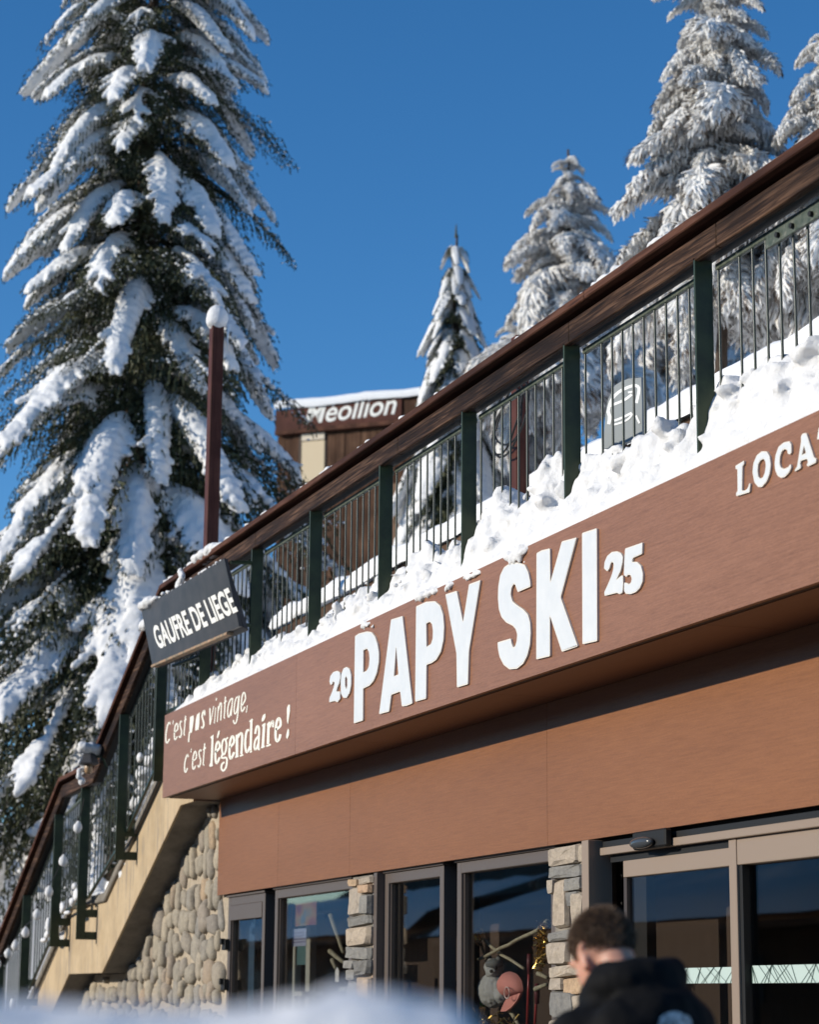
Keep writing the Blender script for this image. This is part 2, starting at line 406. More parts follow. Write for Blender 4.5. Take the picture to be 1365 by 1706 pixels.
# window frames and panes --------------------------------------------------
YG = 5.70   # glass plane
zb_ = GROUND+.05
def window(x0, x1, zt, cat_name='window', fw=.075, m=M_BRONZE):
    f = MB()
    f.box(x0, x0+fw, YG-.05, YG+.05, zb_, zt); f.box(x1-fw, x1, YG-.05, YG+.05, zb_, zt)
    f.box(x0+fw, x1-fw, YG-.048, YG+.048, zt-fw, zt); f.box(x0+fw, x1-fw, YG-.048, YG+.048, zb_, zb_+.12)
    f.box(x0-.02, x1+.02, YG-.065, YG+.03, zt+.001, zt+.022)
    fr = f.build(cat_name, m, shop, bevel=.004)
    for (a0, a1) in ((x0+fw+.002, x0+fw+.024), (x1-fw-.024, x1-fw-.002)):
        MB().box(a0, a1, YG-.03, YG+.02, zb_+.12, zt-fw-.002).build('glazing_bead', M_ALU, fr)
    MB().box(x0+fw+.004, x1-fw-.004, YG-.006, YG+.0, zb_+.1, zt-fw+.01).build('pane', M_GLASS, fr)
    return fr
ztop = .905
dr = window(-20.38, -19.19, ztop, 'side_door')
MB().box(-20.30, -19.27, YG-.056, YG-.049, ztop-.21, ztop-.075).build('door_rail', M_BRONZE, dr, bevel=.003)
for zz in (.50, .14):
    h = MB(); h.box(-20.42, -20.31, YG-.095, YG-.052, zz-.07, zz+.03); h.box(-20.36, -20.33, YG-.13, YG-.09, zz-.02, zz+.035)
    h.build('hinge', M_BLACK, dr, bevel=.004)
window(-18.88, -16.79, ztop+.01)
MB().box(-16.098, -16.03, 5.585, 5.75, zb_, ztop+.02).build('jamb', M_BRONZE, shop, bevel=.003)
window(-16.028, -14.80, ztop+.012)
window(-14.54, -12.86, ztop+.015)
for a, b in ((-19.188, -18.882), (-14.798, -14.542)):
    MB().box(a, b, YG+.06, YG+.12, zb_, ztop+.1).build('black_mullion', M_BLACK, shop)

# sliding entrance ------------------------------------------------------------
ent = empty('sliding_entrance', (-10.6, 5.65, GROUND)); ent.parent = shop
ent.location = Vector((-10.6, 5.65, GROUND))-wloc(shop)
bpy.context.view_layer.update()
ent.name = 'sliding_entrance'
MB().box(-12.24, -12.145, 5.545, 5.70, zb_, ZW-.01).build('jamb', M_BRONZE2, ent, bevel=.003)
MB().box(-12.30, -11.90, 5.80, 5.86, zb_, ZW-.021).build('dark_recess', M_BLACK, ent)
MB().box(-12.10, XR, 5.60, 5.72, .832, .876).build('header_bar', M_BRONZE2, ent, bevel=.003)
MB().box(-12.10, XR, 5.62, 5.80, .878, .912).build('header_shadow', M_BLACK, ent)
MB().box(-12.05, -10.56, 5.645, 5.76, .79, .83).build('track_shadow', M_BLACK, ent)  # black block standing in for the shadow under the header bar
MB().box(-11.86, -10.56, 5.635, 5.695, .695, .789).build('leaf_top_rail', M_BRONZE2, ent, bevel=.003)
MB().box(-11.868, -11.83, 5.64, 5.69, zb_, .694).build('leaf_stile', M_ALU, ent, bevel=.003)
MB().box(-10.558, -10.478, 5.625, 5.72, zb_, .831).build('leaf_stile', M_BRONZE2, ent, bevel=.003)
MB().box(-10.476, XR, 5.63, 5.72, .695, .831).build('side_panel_rail', M_BRONZE2, ent, bevel=.003)
MB().box(-11.829, -10.56, 5.66, 5.666, zb_, .70).build('pane', M_GLASS, ent)
MB().box(-10.47, XR, 5.68, 5.686, zb_, .70).build('pane', M_GLASS, ent)
MB().box(-10.472, -10.44, 5.64, 5.70, zb_, .694).build('gasket', M_BLACK, ent)
def band(x0, x1, y, zc, h, seed):
    MB().box(x0, x1, y-.002, y-.001, zc-h/2, zc+h/2).build('privacy_band', M_BAND, ent)
    r = random.Random(seed); b = MB(); x = x0
    while x < x1-.02:
        dx = r.choice([-1,1])*r.uniform(.03, .16); xa = min(max(x, x0), x1); xb = min(max(x+dx, x0), x1); t = .0035
        b.add([(xa-t,y-.0035,zc-h/2),(xa+t,y-.0035,zc-h/2),(xb+t,y-.0035,zc+h/2),(xb-t,y-.0035,zc+h/2)], [(0,1,2,3)])
        x += r.uniform(.022, .05)
    b.build('band_lines', M_BANDLINE, ent, kind='stuff')
zc = atY(1140, 1625, 5.66).z
band(-11.80, -10.57, 5.66, zc, .082, 3); band(-10.43, XR-.1, 5.68, zc+.002, .088, 8)
s_ = MB(); s_.box(-11.56, -11.15, 5.55, 5.60, .83, .93)
sen = s_.build('motion_sensor', M_BLACK, ent, bevel=.01)
l_ = MB(); l_.ball((-11.40, 5.53, .862), (.14, .035, .033), 16, 10)
l_.build('sensor_lens', mat('sensor_shell', (.05,.055,.06), .15), sen, smooth=True)

# stones ----------------------------------------------------------------------
def roughstone(cx, cz, wx_, hz, y0, depth, r, round_=.35, blocky=True):
    """a quarried or river stone, its face toward -Y"""
    n = 5; vs = []; fs = []; idx = {}
    pw = .20 if blocky else .66
    sx_, sz_ = r.uniform(0, 99), r.uniform(0, 99)
    rings = [(1.0, 0), (1.0, .5), (.90 if blocky else .80, .92), (.45, 1.0)]
    m = 14; rot = r.uniform(-.12, .12)*(0.4 if blocky else 3.6)
    for k, (sc, dp) in enumerate(rings):
        for i in range(m):
            a = 2*PI*i/m; ca, sa = math.cos(a), math.sin(a)
            x = math.copysign(abs(ca)**pw, ca); z = math.copysign(abs(sa)**pw, sa)
            j = 1+(.13 if blocky else .30)*noise.noise(Vector((ca*1.3+sx_, sa*1.3+sz_, 0)))
            x *= wx_/2*sc*j; z *= hz/2*sc*j
            x, z = x*math.cos(rot)-z*math.sin(rot), x*math.sin(rot)+z*math.cos(rot)
            yy = y0 - depth*dp*(1+.25*noise.noise(Vector((x*14+sx_, z*14, sz_))))
            vs.append((x, yy, z))
    vs.append((0, y0-depth*(1.0 if blocky else 1.06), 0)); T = len(vs)-1
    for k in range(len(rings)-1):
        for i in range(m):
            i2 = (i+1) % m; fs.append((k*m+i, k*m+i2, (k+1)*m+i2, (k+1)*m+i))
    for i in range(m): fs.append(((len(rings)-1)*m+i, (len(rings)-1)*m+(i+1) % m, T))
    b = MB(); b.add([(cx+p[0], p[1], cz+p[2]) for p in vs], fs); return b
def pillar(x0, x1, stones, ox, oy, sc, rest_seed):
    core = MB().box(x0+.04, x1-.03, D-.012, YG+.06, GROUND, ZW-.022)
    p = core.build('stone_pillar', M_GREYCONC, shop)
    r = random.Random(rest_seed)
    zmin = 9
    for (a, b, c, d, kind) in stones:
        P0 = atY(ox+a/sc, oy+b/sc, D-.06); P1 = atY(ox+c/sc, oy+d/sc, D-.06)
        m0 = atY(ox+(a+c)/2/sc, oy+b/sc, D-.06).z; m1 = atY(ox+(a+c)/2/sc, oy+d/sc, D-.06).z
        xa, xb = max(P0.x, x0), min(P1.x, x1)
        hz = m0-m1-.012; zmin = min(zmin, m1)
        s = roughstone((xa+xb)/2, (m0+m1)/2, xb-xa+.012, hz+.010, D+.01, r.uniform(.055, .085), r)
        s.build('stone', {'L': M_PSTONE_L, 'G': M_PSTONE_G, 'T': M_PSTONE_T}[kind], p)
    z = zmin
    while z > GROUND+.1:
        h = r.uniform(.10, .2); 
        if r.random() < .5: cuts = [x0, x1]
        else: cuts = [x0, x0+(x1-x0)*r.uniform(.35, .65), x1]
        for xa, xb in zip(cuts[:-1], cuts[1:]):
            roughstone((xa+xb)/2, z-h/2, xb-xa+.01, h+.006, D+.01, r.uniform(.055, .085), r).build('stone', r.choice([M_PSTONE_L, M_PSTONE_G, M_PSTONE_T]), p)
        z -= h
    # return face stones, seen from the street
    z = ZW-.03 if rest_seed == 4 else -9
    while z > GROUND+.1:
        h = r.uniform(.09, .17)
        b = roughstone(0, 0, .14, h+.002, 0, .05, r)
        b.v = [(x1-.025-v[1]*.6, D+.055+v[0], z-h/2+v[2]) for v in b.v]
        b.build('stone', r.choice([M_PSTONE_G, M_PSTONE_L, M_PSTONE_T]), p); z -= h
pillar(-16.63, -16.10, [(195,335,275,400,'T'),(280,320,392,380,'L'),(285,380,392,460,'T'),(195,405,315,650,'L'),(312,465,392,645,'G'),(170,655,380,745,'G'),
    (180,752,392,920,'L'),(172,925,385,1035,'G'),(165,1045,250,1120,'G'),(258,1042,392,1180,'G'),(165,1125,255,1225,'G'),(265,1190,392,1390,'T'),(170,1235,258,1400,'G')], 540, 1400, 5.25, 4)
pillar(-12.77, -12.245, [(890,50,1148,215,'L'),(1152,25,1190,190,'L'),(905,215,1190,328,'G'),(903,335,945,470,'L'),(935,335,1045,765,'L'),(1040,318,1190,440,'G'),
    (1045,440,1140,575,'G'),(1098,445,1192,785,'L'),(888,785,1088,880,'G'),(898,885,1068,1080,'L'),(1075,890,1190,1080,'L'),(908,1085,1190,1192,'L'),(910,1195,1003,1310,'L'),(1010,1196,1190,1348,'T'),(905,1315,1110,1560,'G'),(1115,1352,1192,1560,'L')], 740, 1400, 5.25, 9)

# river-stone wall under the stairs
wall = MB().prism_xz([(-20.4,GROUND),(-20.4,.93),(-20.6,.94),(-20.6,1.80),(-21.1,1.80),(-24.31,.25),(-26.06,.25),(-29.6,GROUND)], 5.66, 5.86).build('cobble_wall', M_MORTAR, shop)
r = random.Random(12); z = GROUND+.12; placed = []
def wall_lim(cx):
    return 1.79 if cx > -21.1 else (1.79-(-21.1-cx)*.482 if cx > -24.31 else (.25 if cx > -26.06 else .25-(-26.06-cx)*.482))
def cobble(cx, cz_, wd, hh):
    if cx+wd*.42 < (-20.42 if cz_+hh/2 < .93 else -20.62) and cz_+hh*.32 < wall_lim(cx):
        roughstone(cx, cz_, wd, hh, 5.67, r.uniform(.04, .08), r, blocky=False).build('river_stone', M_COBBLE, wall, smooth=True); placed.append((cx, cz_, wd, hh))
while z < 1.85:
    h = r.uniform(.20, .32); x = -29.0+r.uniform(0, .3)
    while x < -20.42:
        wd = r.choice([.13,.17,.2,.24,.28,.36])*r.uniform(.9,1.1); hh = h*r.uniform(.85, 1.28)
        cobble(x+wd/2, z+h/2+r.uniform(-.055, .055), wd*.90, hh*r.choice([.66,.86,.92,.98])); x += wd*.97
    z += h*.93
for i in range(420):
    cx = r.uniform(-26.5, -20.5); cz_ = r.uniform(-.4, 1.75); wd = r.uniform(.06, .14); hh = r.uniform(.06, .13)
    if all(abs(cx-a)/(b_+wd)*2 > .93 or abs(cz_-c)/(d+hh)*2 > .93 for a, c, b_, d in placed): cobble(cx, cz_, wd, hh)

# ------------------------------------------------------------------ signs on the fascia
def px_poly(pts, ox, oy, sc, Y): return [(p.x, p.z) for p in (atY(ox+x/sc, oy+y/sc, Y) for x, y in pts)]
def rounded(poly, rad):
    out = []; n = len(poly)
    for i in range(n):
        a, b, c = Vector(poly[i-1]), Vector(poly[i]), Vector(poly[(i+1) % n])
        la, lc = (a-b).length, (c-b).length
        t1 = min(rad, la*.3)/max(la, 1e-6); t2 = min(rad, lc*.3)/max(lc, 1e-6)
        p = b.lerp(a, t1); q_ = b.lerp(c, t2); mid = (p+q_)*.25+b*.5
        out += [tuple(p), tuple(mid), tuple(q_)]
    return out
C2, C3, C5 = (500,1000,4.55), (800,850,4.55), (1065,600,4.55)
CP = (0,0,1.0)
letters = [
 ('P', C2, [(410,270),(440,250),(500,235),(535,240),(562,275),(580,330),(592,400),(590,470),(575,550),(550,610),(520,645),(472,668),(470,910),(400,932)], [(474,378),(500,366),(515,390),(520,440),(515,500),(500,530),(472,546)]),
 ('A', C2, [(683,145),(770,118),(845,780),(800,799),(765,803),(752,690),(685,715),(668,842),(592,862)], [(722,352),(738,560),(705,574)]),
 ('P', C2, [(873,45),(950,10),(1015,5),(1055,40),(1078,110),(1085,200),(1080,300),(1060,390),(1025,450),(990,475),(952,488),(948,745),(865,768)], [(950,176),(975,162),(993,180),(1000,230),(998,290),(985,330),(952,352)]),
 ('Y', CP, [(740.5,990),(759.5,984),(770,1036),(780,973),(799,966),(779.8,1084.6),(778,1139.6),(759.8,1145),(758.9,1088)], None),
 ('S', C3, [(375,578),(278,620),(268,592),(258,562),(245,560),(230,590),(224,640),(238,690),(275,720),(320,750),(355,790),(372,850),(376,930),(370,1020),(350,1100),(320,1160),(272,1200),(215,1205),(170,1170),(140,1110),(128,1050),(125,1000),(225,970),(232,1010),(244,1040),(258,1030),(270,990),(274,940),(262,900),(240,875),(190,850),(155,810),(135,750),(128,670),(130,580),(145,490),(175,430),(220,400),(280,395),(330,412),(358,470),(371,530)], None),
 ('K', C3, [(420,325),(460,302),(522,288),(525,545),(612,235),(725,205),(603,660),(733,1030),(612,1072),(522,800),(522,1105),(418,1130)], None),
 ('I', C3, [(765,172),(877,135),(880,990),(768,1015)], None)]
papy = empty('shop_name_sign', (-13.5, YF, 2.2), 'large raised white letters PAPY SKI with small 20 and 25 on the brown fascia', 'sign')
def letter_obj(parent, name, tr, outer, hole, th=.012, rad=.010, m=M_LETTER):
    o = rounded(px_poly(outer, *tr, YF-.02), rad); hs = [rounded(px_poly(hole, *tr, YF-.02), rad*.6)] if hole else []
    b = MB().prism_xz(o, YF-.001-th, YF-.001, hs); L_ = b.build(name, m, parent, bevel=.003)
    def inset(loop, d):
        n = len(loop); area = sum(loop[i][0]*loop[(i+1) % n][1]-loop[(i+1) % n][0]*loop[i][1] for i in range(n))
        sg = 1 if area > 0 else -1; out = []
        for i in range(n):
            a, p, c = Vector(loop[i-1]), Vector(loop[i]), Vector(loop[(i+1) % n])
            t = (p-a).normalized()+(c-p).normalized()
            if t.length < 1e-6: t = c-a
            t.normalize(); out.append((p.x-t.y*d*sg, p.y+t.x*d*sg))
        return out
    di = .008 if rad > .008 else .005
    MB().prism_xz(inset(o, di), YF-.0016-th, YF-.0004-th, [inset(h_, -di*.8) for h_ in hs]).build('letter_face', M_LETTERFACE, L_)
    return L_
for nm, tr, o, h in letters:
    letter_obj(papy, 'letter', tr, o, h)['label'] = 'white letter '+nm
digits = [
 ('2', C2, [(215,612),(222,572),(245,542),(275,533),(295,545),(299,580),(290,625),(274,662),(268,690),(296,690),(296,745),(276,772),(255,762),(213,772),(216,738),(236,690),(250,650),(254,622),(242,614),(236,636),(222,640)], None),
 ('0', C2, [(300,620),(306,555),(322,515),(345,503),(368,520),(380,570),(380,640),(368,700),(345,738),(320,738),(302,705)], [(334,590),(343,575),(350,595),(350,650),(343,672),(334,650)]),
 ('2', C3, [(930,440),(935,390),(955,345),(990,315),(1030,310),(1060,325),(1074,355),(1070,400),(1055,460),(1030,512),(1025,525),(1060,495),(1074,493),(1076,560),(1070,625),(1045,635),(1030,625),(935,648),(932,620),(960,560),(985,500),(1000,450),(1003,402),(993,390),(981,402),(971,440),(955,462)], None),
 ('5', C3, [(1090,290),(1222,243),(1218,330),(1150,360),(1142,390),(1180,390),(1210,420),(1225,480),(1222,540),(1200,590),(1170,620),(1130,635),(1095,633),(1082,610),(1083,548),(1100,548),(1120,560),(1135,545),(1140,515),(1130,490),(1112,488),(1098,505),(1080,488),(1084,380)], None)]
for nm, tr, o, h in digits:
    letter_obj(papy, 'digit', tr, o, h, .011, .006)['label'] = 'white digit '+nm
loca = empty('rental_sign', (-9.0, YF, 2.4), 'white slab serif capitals beginning LOCAT at the right end of the fascia', 'sign')
for nm, tr, o, h in [
 ('L', C5, [(718,800),(785,760),(783,790),(772,800),(768,988),(790,988),(812,970),(824,932),(832,935),(825,1000),(725,1030),(723,1008),(735,990),(733,822),(720,828)], None),
 ('O', C5, [(848,850),(855,780),(880,720),(918,690),(955,690),(978,728),(987,790),(978,860),(955,920),(920,960),(890,960),(862,925)], [(886,840),(890,790),(906,760),(930,747),(944,765),(948,805),(940,855),(925,888),(905,898),(891,880)]),
 ('C', C5, [(1015,780),(1022,720),(1045,655),(1085,622),(1128,613),(1142,640),(1143,700),(1130,714),(1116,710),(1110,680),(1090,673),(1070,690),(1056,730),(1053,780),(1062,812),(1085,824),(1118,810),(1136,785),(1142,810),(1125,850),(1092,885),(1065,892),(1037,875),(1019,830)], None),
 ('A', C5, [(1226,556),(1255,550),(1315,738),(1332,746),(1328,776),(1266,806),(1257,790),(1268,775),(1262,747),(1213,763),(1208,788),(1215,800),(1210,820),(1166,845),(1170,825),(1185,808),(1216,612),(1214,580)], [(1238,648),(1252,703),(1222,718)]),
 ('T', C5, [(1336,600),(1350,512),(1500,448),(1500,532),(1486,536),(1470,500),(1450,500),(1448,690),(1466,702),(1464,722),(1398,752),(1396,730),(1412,716),(1412,520),(1388,530),(1366,560),(1352,600)], None)]:
    letter_obj(loca, 'letter', tr, o, h, .010, .006)['label'] = 'white letter '+nm

# painted slogan: brush strokes laid on the fascia
slog = empty('slogan_lettering', (-19.2, YF, 2.1), "cream lettering c'est pas vintage, c'est légendaire ! at the left end of the fascia", 'lettering')
S1, S2 = (268,1140,10.5), (340,1140,9.1)
def spline(pts, k=5):
    P = [Vector(p) for p in pts]; out = []
    closed = (P[0]-P[-1]).length < 1e-6
    n = len(P)
    for i in range(n-1):
        p0 = P[i-1] if i > 0 else (P[-2] if closed else P[0]*2-P[1]); p1, p2 = P[i], P[i+1]
        p3 = P[i+2] if i+2 < n else (P[1] if closed else P[-1]*2-P[-2])
        for j in range(k):
            t = j/k
            out.append(.5*((2*p1)+(p2-p0)*t+(2*p0-5*p1+4*p2-p3)*t*t+(3*p1-p0-3*p2+p3)*t*t*t))
    out.append(P[-1]); return out
def stroke(mb, pts, wd, tr, y):
    c = spline(pts) if len(pts) > 2 else [Vector(pts[0]), Vector(pts[1])]
    L = []; R_ = []
    for i, p in enumerate(c):
        t = c[min(i+1, len(c)-1)]-c[max(i-1, 0)]
        if t.length < 1e-9: t = Vector((1, 0))
        t.normalize(); nn = Vector((-t.y, t.x))*wd/2; L.append(p+nn); R_.append(p-nn)
    poly = px_poly([(a.x, a.y) for a in L], *tr, YF) + px_poly([(a.x, a.y) for a in R_], *tr, YF)
    m = len(L)
    mb.add([(p[0], y, p[1]) for p in poly], [(i, i+1, m+i+1, m+i) for i in range(m-1)])
lay = [0]
def glyph(tr, strokes=(), polys=(), wmul=1.0):
    b = MB()
    for pts, wd in strokes:
        lay[0] += 1; stroke(b, pts, wd*wmul, tr, YF-.0012-.0002*(lay[0] % 9))
    for po in polys:
        lay[0] += 1; b.prism_xz(rounded(px_poly(po, *tr, YF), .006), YF-.0035-.0002*(lay[0] % 5), YF-.0005)
    b.build('painted_letter', M_PAINT, slog)
W0 = .95
glyph(S1, [([(165,700),(150,660),(120,720),(95,850),(90,980),(110,1025),(140,980),(155,950)], 22)], wmul=W0)
glyph(S1, [([(222,630),(212,700)], 12)])
glyph(S1, [([(240,840),(295,790),(300,720),(280,680),(250,750),(240,870),(245,950),(260,965),(290,910)], 22)], wmul=W0)
glyph(S1, [([(370,660),(355,640),(340,690),(350,760),(365,810),(360,880),(340,930),(320,900)], 22)], wmul=W0)
glyph(S1, [([(437,550),(415,800),(410,870),(425,890)], 20), ([(415,650),(450,600)], 24)], wmul=W0)
glyph(S1, [([(505,830),(490,1010)], 22)], [[(520,570),(580,540),(585,600),(570,720),(550,840),(530,850),(510,830),(510,700)]])
glyph(S1, (), [[(610,760),(620,620),(640,530),(690,485),(680,700),(665,800),(640,790),(625,815),(610,800)]])
glyph(S1, [([(770,540),(765,460),(740,490),(725,560),(745,640),(755,700),(735,760),(710,740)], 27)])
glyph(S2, [([(92,360),(95,610)], 20), ([(97,610),(150,330)], 13)])
glyph(S2, [([(180,350),(160,590)], 13), ([(193,205),(187,245)], 15)])
glyph(S2, [([(222,330),(205,570)], 14), ([(218,400),(245,300),(262,280),(268,320),(258,545)], 18)])
glyph(S2, [([(330,185),(315,430),(310,500),(322,515)], 18), ([(305,290),(345,245)], 20)])
glyph(S2, [([(430,210),(405,230),(375,300),(360,400),(365,470),(380,495),(400,440),(425,330),(435,215)], 18), ([(437,205),(415,440),(415,475)], 17)])
glyph(S2, [([(525,190),(495,200),(470,280),(460,380),(468,440),(490,430),(515,330),(530,180)], 18), ([(537,168),(515,450),(495,560),(470,595),(450,560),(455,540)], 18)])
glyph(S2, [([(575,330),(625,240),(630,170),(610,120),(585,170),(570,280),(568,370),(580,410),(605,380),(620,340)], 20)])
glyph(S2, [([(662,320),(645,430)], 12)])
glyph(S1, [([(485,1270),(470,1225),(440,1300),(420,1420),(425,1520),(445,1530),(470,1460)], 22)], wmul=W0)
glyph(S1, [([(542,1120),(530,1190)], 12)])
glyph(S1, [([(560,1340),(620,1290),(620,1200),(600,1170),(570,1250),(558,1370),(560,1460),(580,1480),(610,1420)], 22)], wmul=W0)
glyph(S1, [([(712,1170),(695,1140),(672,1190),(680,1260),(698,1320),(690,1400),(665,1450),(650,1410)], 22)], wmul=W0)
glyph(S1, [([(770,1030),(750,1300),(745,1400),(765,1410)], 20), ([(745,1150),(790,1100)], 26)], wmul=W0)
glyph(S2, (), [[(100,800),(150,760),(145,1000),(135,1200),(140,1235),(95,1250),(85,1225),(105,1180),(115,960),(120,830)]])
glyph(S2, [([(178,1030),(238,960),(238,900),(213,868),(188,930),(176,1060),(180,1160),(197,1195),(223,1150),(240,1105)], 30)], [[(225,700),(245,700),(240,750),(215,815),(200,810),(215,740)]])
glyph(S2, [([(310,830),(285,870),(275,960),(285,1040),(310,1060),(335,1000),(345,910),(330,840),(310,830)], 26), ([(335,840),(368,800)], 22), ([(285,1050),(267,1105),(295,1115),(340,1110),(348,1170),(333,1260),(292,1308),(267,1275),(272,1215),(310,1175)], 26)])
glyph(S2, [([(392,960),(452,885),(455,820),(432,785),(402,850),(388,960),(390,1075),(407,1125),(437,1080),(458,1025)], 32)])
glyph(S2, [([(502,765),(502,1090)], 38), ([(475,1105),(525,1085)], 22), ([(485,795),(530,750)], 20), ([(510,810),(545,755),(570,738),(583,800),(570,1060)], 32), ([(545,1088),(600,1066)], 22)])
glyph(S2, [([(690,690),(655,705),(635,800),(630,930),(648,1025),(680,995),(700,940)], 32), ([(724,545),(712,1000)], 34), ([(692,565),(740,525)], 22), ([(698,1030),(728,1008)], 22)])
glyph(S2, [([(778,750),(800,645),(828,640),(838,720),(828,960),(850,985)], 30), ([(825,785),(783,845),(766,930),(775,985),(800,965),(825,900)], 28)])
glyph(S2, [([(915,600),(895,945)], 38), ([(870,960),(925,935)], 24), ([(885,632),(935,590)], 22)], [[(900,470),(935,440),(940,490),(915,550),(885,565),(880,530)]])
glyph(S2, [([(985,590),(975,905)], 38), ([(945,937),(1015,910)], 24), ([(960,615),(1000,568)], 22), ([(1000,650),(1022,585),(1048,555),(1050,650)], 28)])
glyph(S2, [([(1095,690),(1160,625),(1160,550),(1138,512),(1105,570),(1090,700),(1090,810),(1112,862),(1146,820),(1162,755)], 36)])
glyph(S2, (), [[(1265,360),(1290,305),(1310,310),(1310,400),(1280,605),(1265,560)], [(1260,740),(1280,670),(1297,690),(1295,770),(1270,830),(1253,800)]])

# ------------------------------------------------------------------ balcony railing
ZR = 3.93; RB = 3.715
posts_x = [-8.21, -9.845, -11.495, -13.12, -14.735, -16.375, -18.01, -19.66]
rail = empty('balcony_railing', (-14, 5.17, ZT), 'green steel railing with weathered brown timber board above the shop fascia', 'railing')
bx = [XR, -9.60, -11.42, -14.35, -17.9, -21.08]     # joints of the boards
for a, b in zip(bx[:-1], bx[1:]):
    MB().box(b+.003, a-.003, 5.12, 5.165, RB, ZR-.085).build('rail_board', M_RAIL, rail, bevel=.006)
MB().box(-21.05, XR, 5.167, 5.235, RB+.01, ZR-.052).build('cap_shade_strip', M_BLACK, rail)  # black strip painted in for the shade band beneath the cap
cxs = [XR, -11.1, -17.6, -21.07]
for a, b in zip(cxs[:-1], cxs[1:]):
    MB().box(b+.002, a-.002, 5.07, 5.245, ZR-.05, ZR).build('cap_rail', M_CAP, rail, bevel=.006)
def post(parent, x, zb, zt, foot=None):
    b = MB(); b.box(x-.008, x+.008, 5.12, 5.222, zb, zt)
    b.box(x-.05, x-.0081, 5.208, 5.2215, zb, zt)
    p = b.build('post', M_GREEN, parent, bevel=.002)
    if foot:
        for z0, z1 in foot:
            MB().box(x-.0075, x+.0075, 5.2225, 5.349, z0, z1).build('foot_bracket', M_GREEN, p, bevel=.002)
    return p
for x in posts_x: post(rail, x, 2.45, 3.735)
def bay(parent, xa, xb, za, zb_, ha, hb, n):
    """bars between two posts; za, zb_: rail-board undersides at xa and xb; ha, hb: bottom bar heights"""
    b = MB(); b.sweepbox(xa, za, xb, zb_, 5.226, 5.252, -.045, -.012); b.build('top_bar', M_BARTOP, parent, bevel=.003)
    b = MB(); b.sweepbox(xa, ha, xb, hb, 5.226, 5.256, 0, .03); b.build('bottom_bar', M_BARS, parent, bevel=.003)
    for i in range(n):
        t = (i+.5)/n if n < 5 else [.008, *[(k+.75)/(n-.5) for k in range(n-2)], .992][i]
        x = xa+(xb-xa)*t
        if abs(x-xa) < .03: x = xa+.018*(1 if xb > xa else -1)
        z1 = za+(zb_-za)*t-.03; z0 = ha+(hb-ha)*t+.015
        MB().tube([(x, 5.239, z0), (x, 5.239, z1)], .0075, 8, False).build('bar', M_BARS, parent, smooth=True)
px_ = [-6.55]+posts_x+[-21.30]
for a, b in zip(px_[:-1], px_[1:]):
    xa, xb = a-.05, b+.03
    bay(rail, xa, xb, RB, RB, 2.70, 2.70, 12)
pl = MB(); pl.box(-9.25, -8.6, 5.205, 5.2255, 3.60, 3.668)
pl = pl.build('splice_plate', M_BARTOP, rail, bevel=.002)
for x in (-9.12, -8.98, -8.8):
    MB().tube([(x, 5.206, 3.632), (x, 5.188, 3.632)], .014, 8).build('bolt', M_BLACK, pl)

# ------------------------------------------------------------------ stairs
srail = empty('stair_railing', (-25, 5.17, 0), 'green steel stair railing with dark brown timber handrail going down to the left', 'railing')
RP = [(-21.08, 3.93), (-24.12, 2.49), (-25.74, 2.46), (-29.13, .852), (-32.6, -.80)]
def railz(x):
    for (a, za), (b, zb2) in zip(RP[:-1], RP[1:]):
        if a >= x >= b: return za+(zb2-za)*(x-a)/(b-a)
    return RP[0][1] if x > RP[0][0] else RP[-1][1]
for (a, za), (b, zb2) in zip(RP[:-1], RP[1:]):
    MB().sweepbox(b+.002, zb2, a-.002, za, 5.12, 5.165, -.225, -.085).build('rail_board', M_RAIL, srail, bevel=.005)
    MB().sweepbox(b+.002, zb2, a-.002, za, 5.167, 5.235, -.215, -.054).build('cap_shade_strip', M_BLACK, srail)  # same shade band in black, following the sloping cap
    MB().sweepbox(b+.001, zb2, a-.001, za, 5.07, 5.245, -.052, 0).build('cap_rail', M_CAP, srail, bevel=.005)
for x, zb2 in ((-21.30, 2.04), (-22.86, 1.373), (-24.66, .61), (-26.10, .56), (-27.9, -.12), (-29.6, -.9), (-31.2, -1.4)):
    zt = railz(x)-.215
    post(srail, x, zb2, zt, [(zb2, zb2+.085), (zb2+.24, zb2+.325)])
def deckline(x): return stair_z(x)
sp = [-21.30, -22.86, -24.66, -26.10, -27.9, -29.6, -31.2]
for a, b in zip(sp[:-1], sp[1:]):
    xa, xb = a-.045, b+.025
    if a == -22.86: # break at the landing corner: one bay
        pass
    za, zb2 = railz(xa)-.21, railz(xb)-.21
    ha = max(deckline(xa)-.12, -1.4); hb = max(deckline(xb)-.12, -1.4)
    bay(srail, xa, xb, za, zb2, ha, hb, 12)
stairs = empty('staircase', (-25, 5.9, GROUND), 'outdoor concrete stairs with beige stringer and landing over the cobble wall', 'stairs')
bot = [(-20.62, 1.803), (-21.1, 1.803), (-24.31, .255), (-26.06, .255), (-29.55, GROUND)]
top = [(-32.6, GROUND), (-31.6, GROUND+.05), (-25.95, .98), (-24.2, 1.0), (-21.15, 2.44), (-20.62, 2.44)]
MB().prism_xz(bot+top, 5.35, 5.372).build('stringer', M_CONC, stairs, bevel=.006)
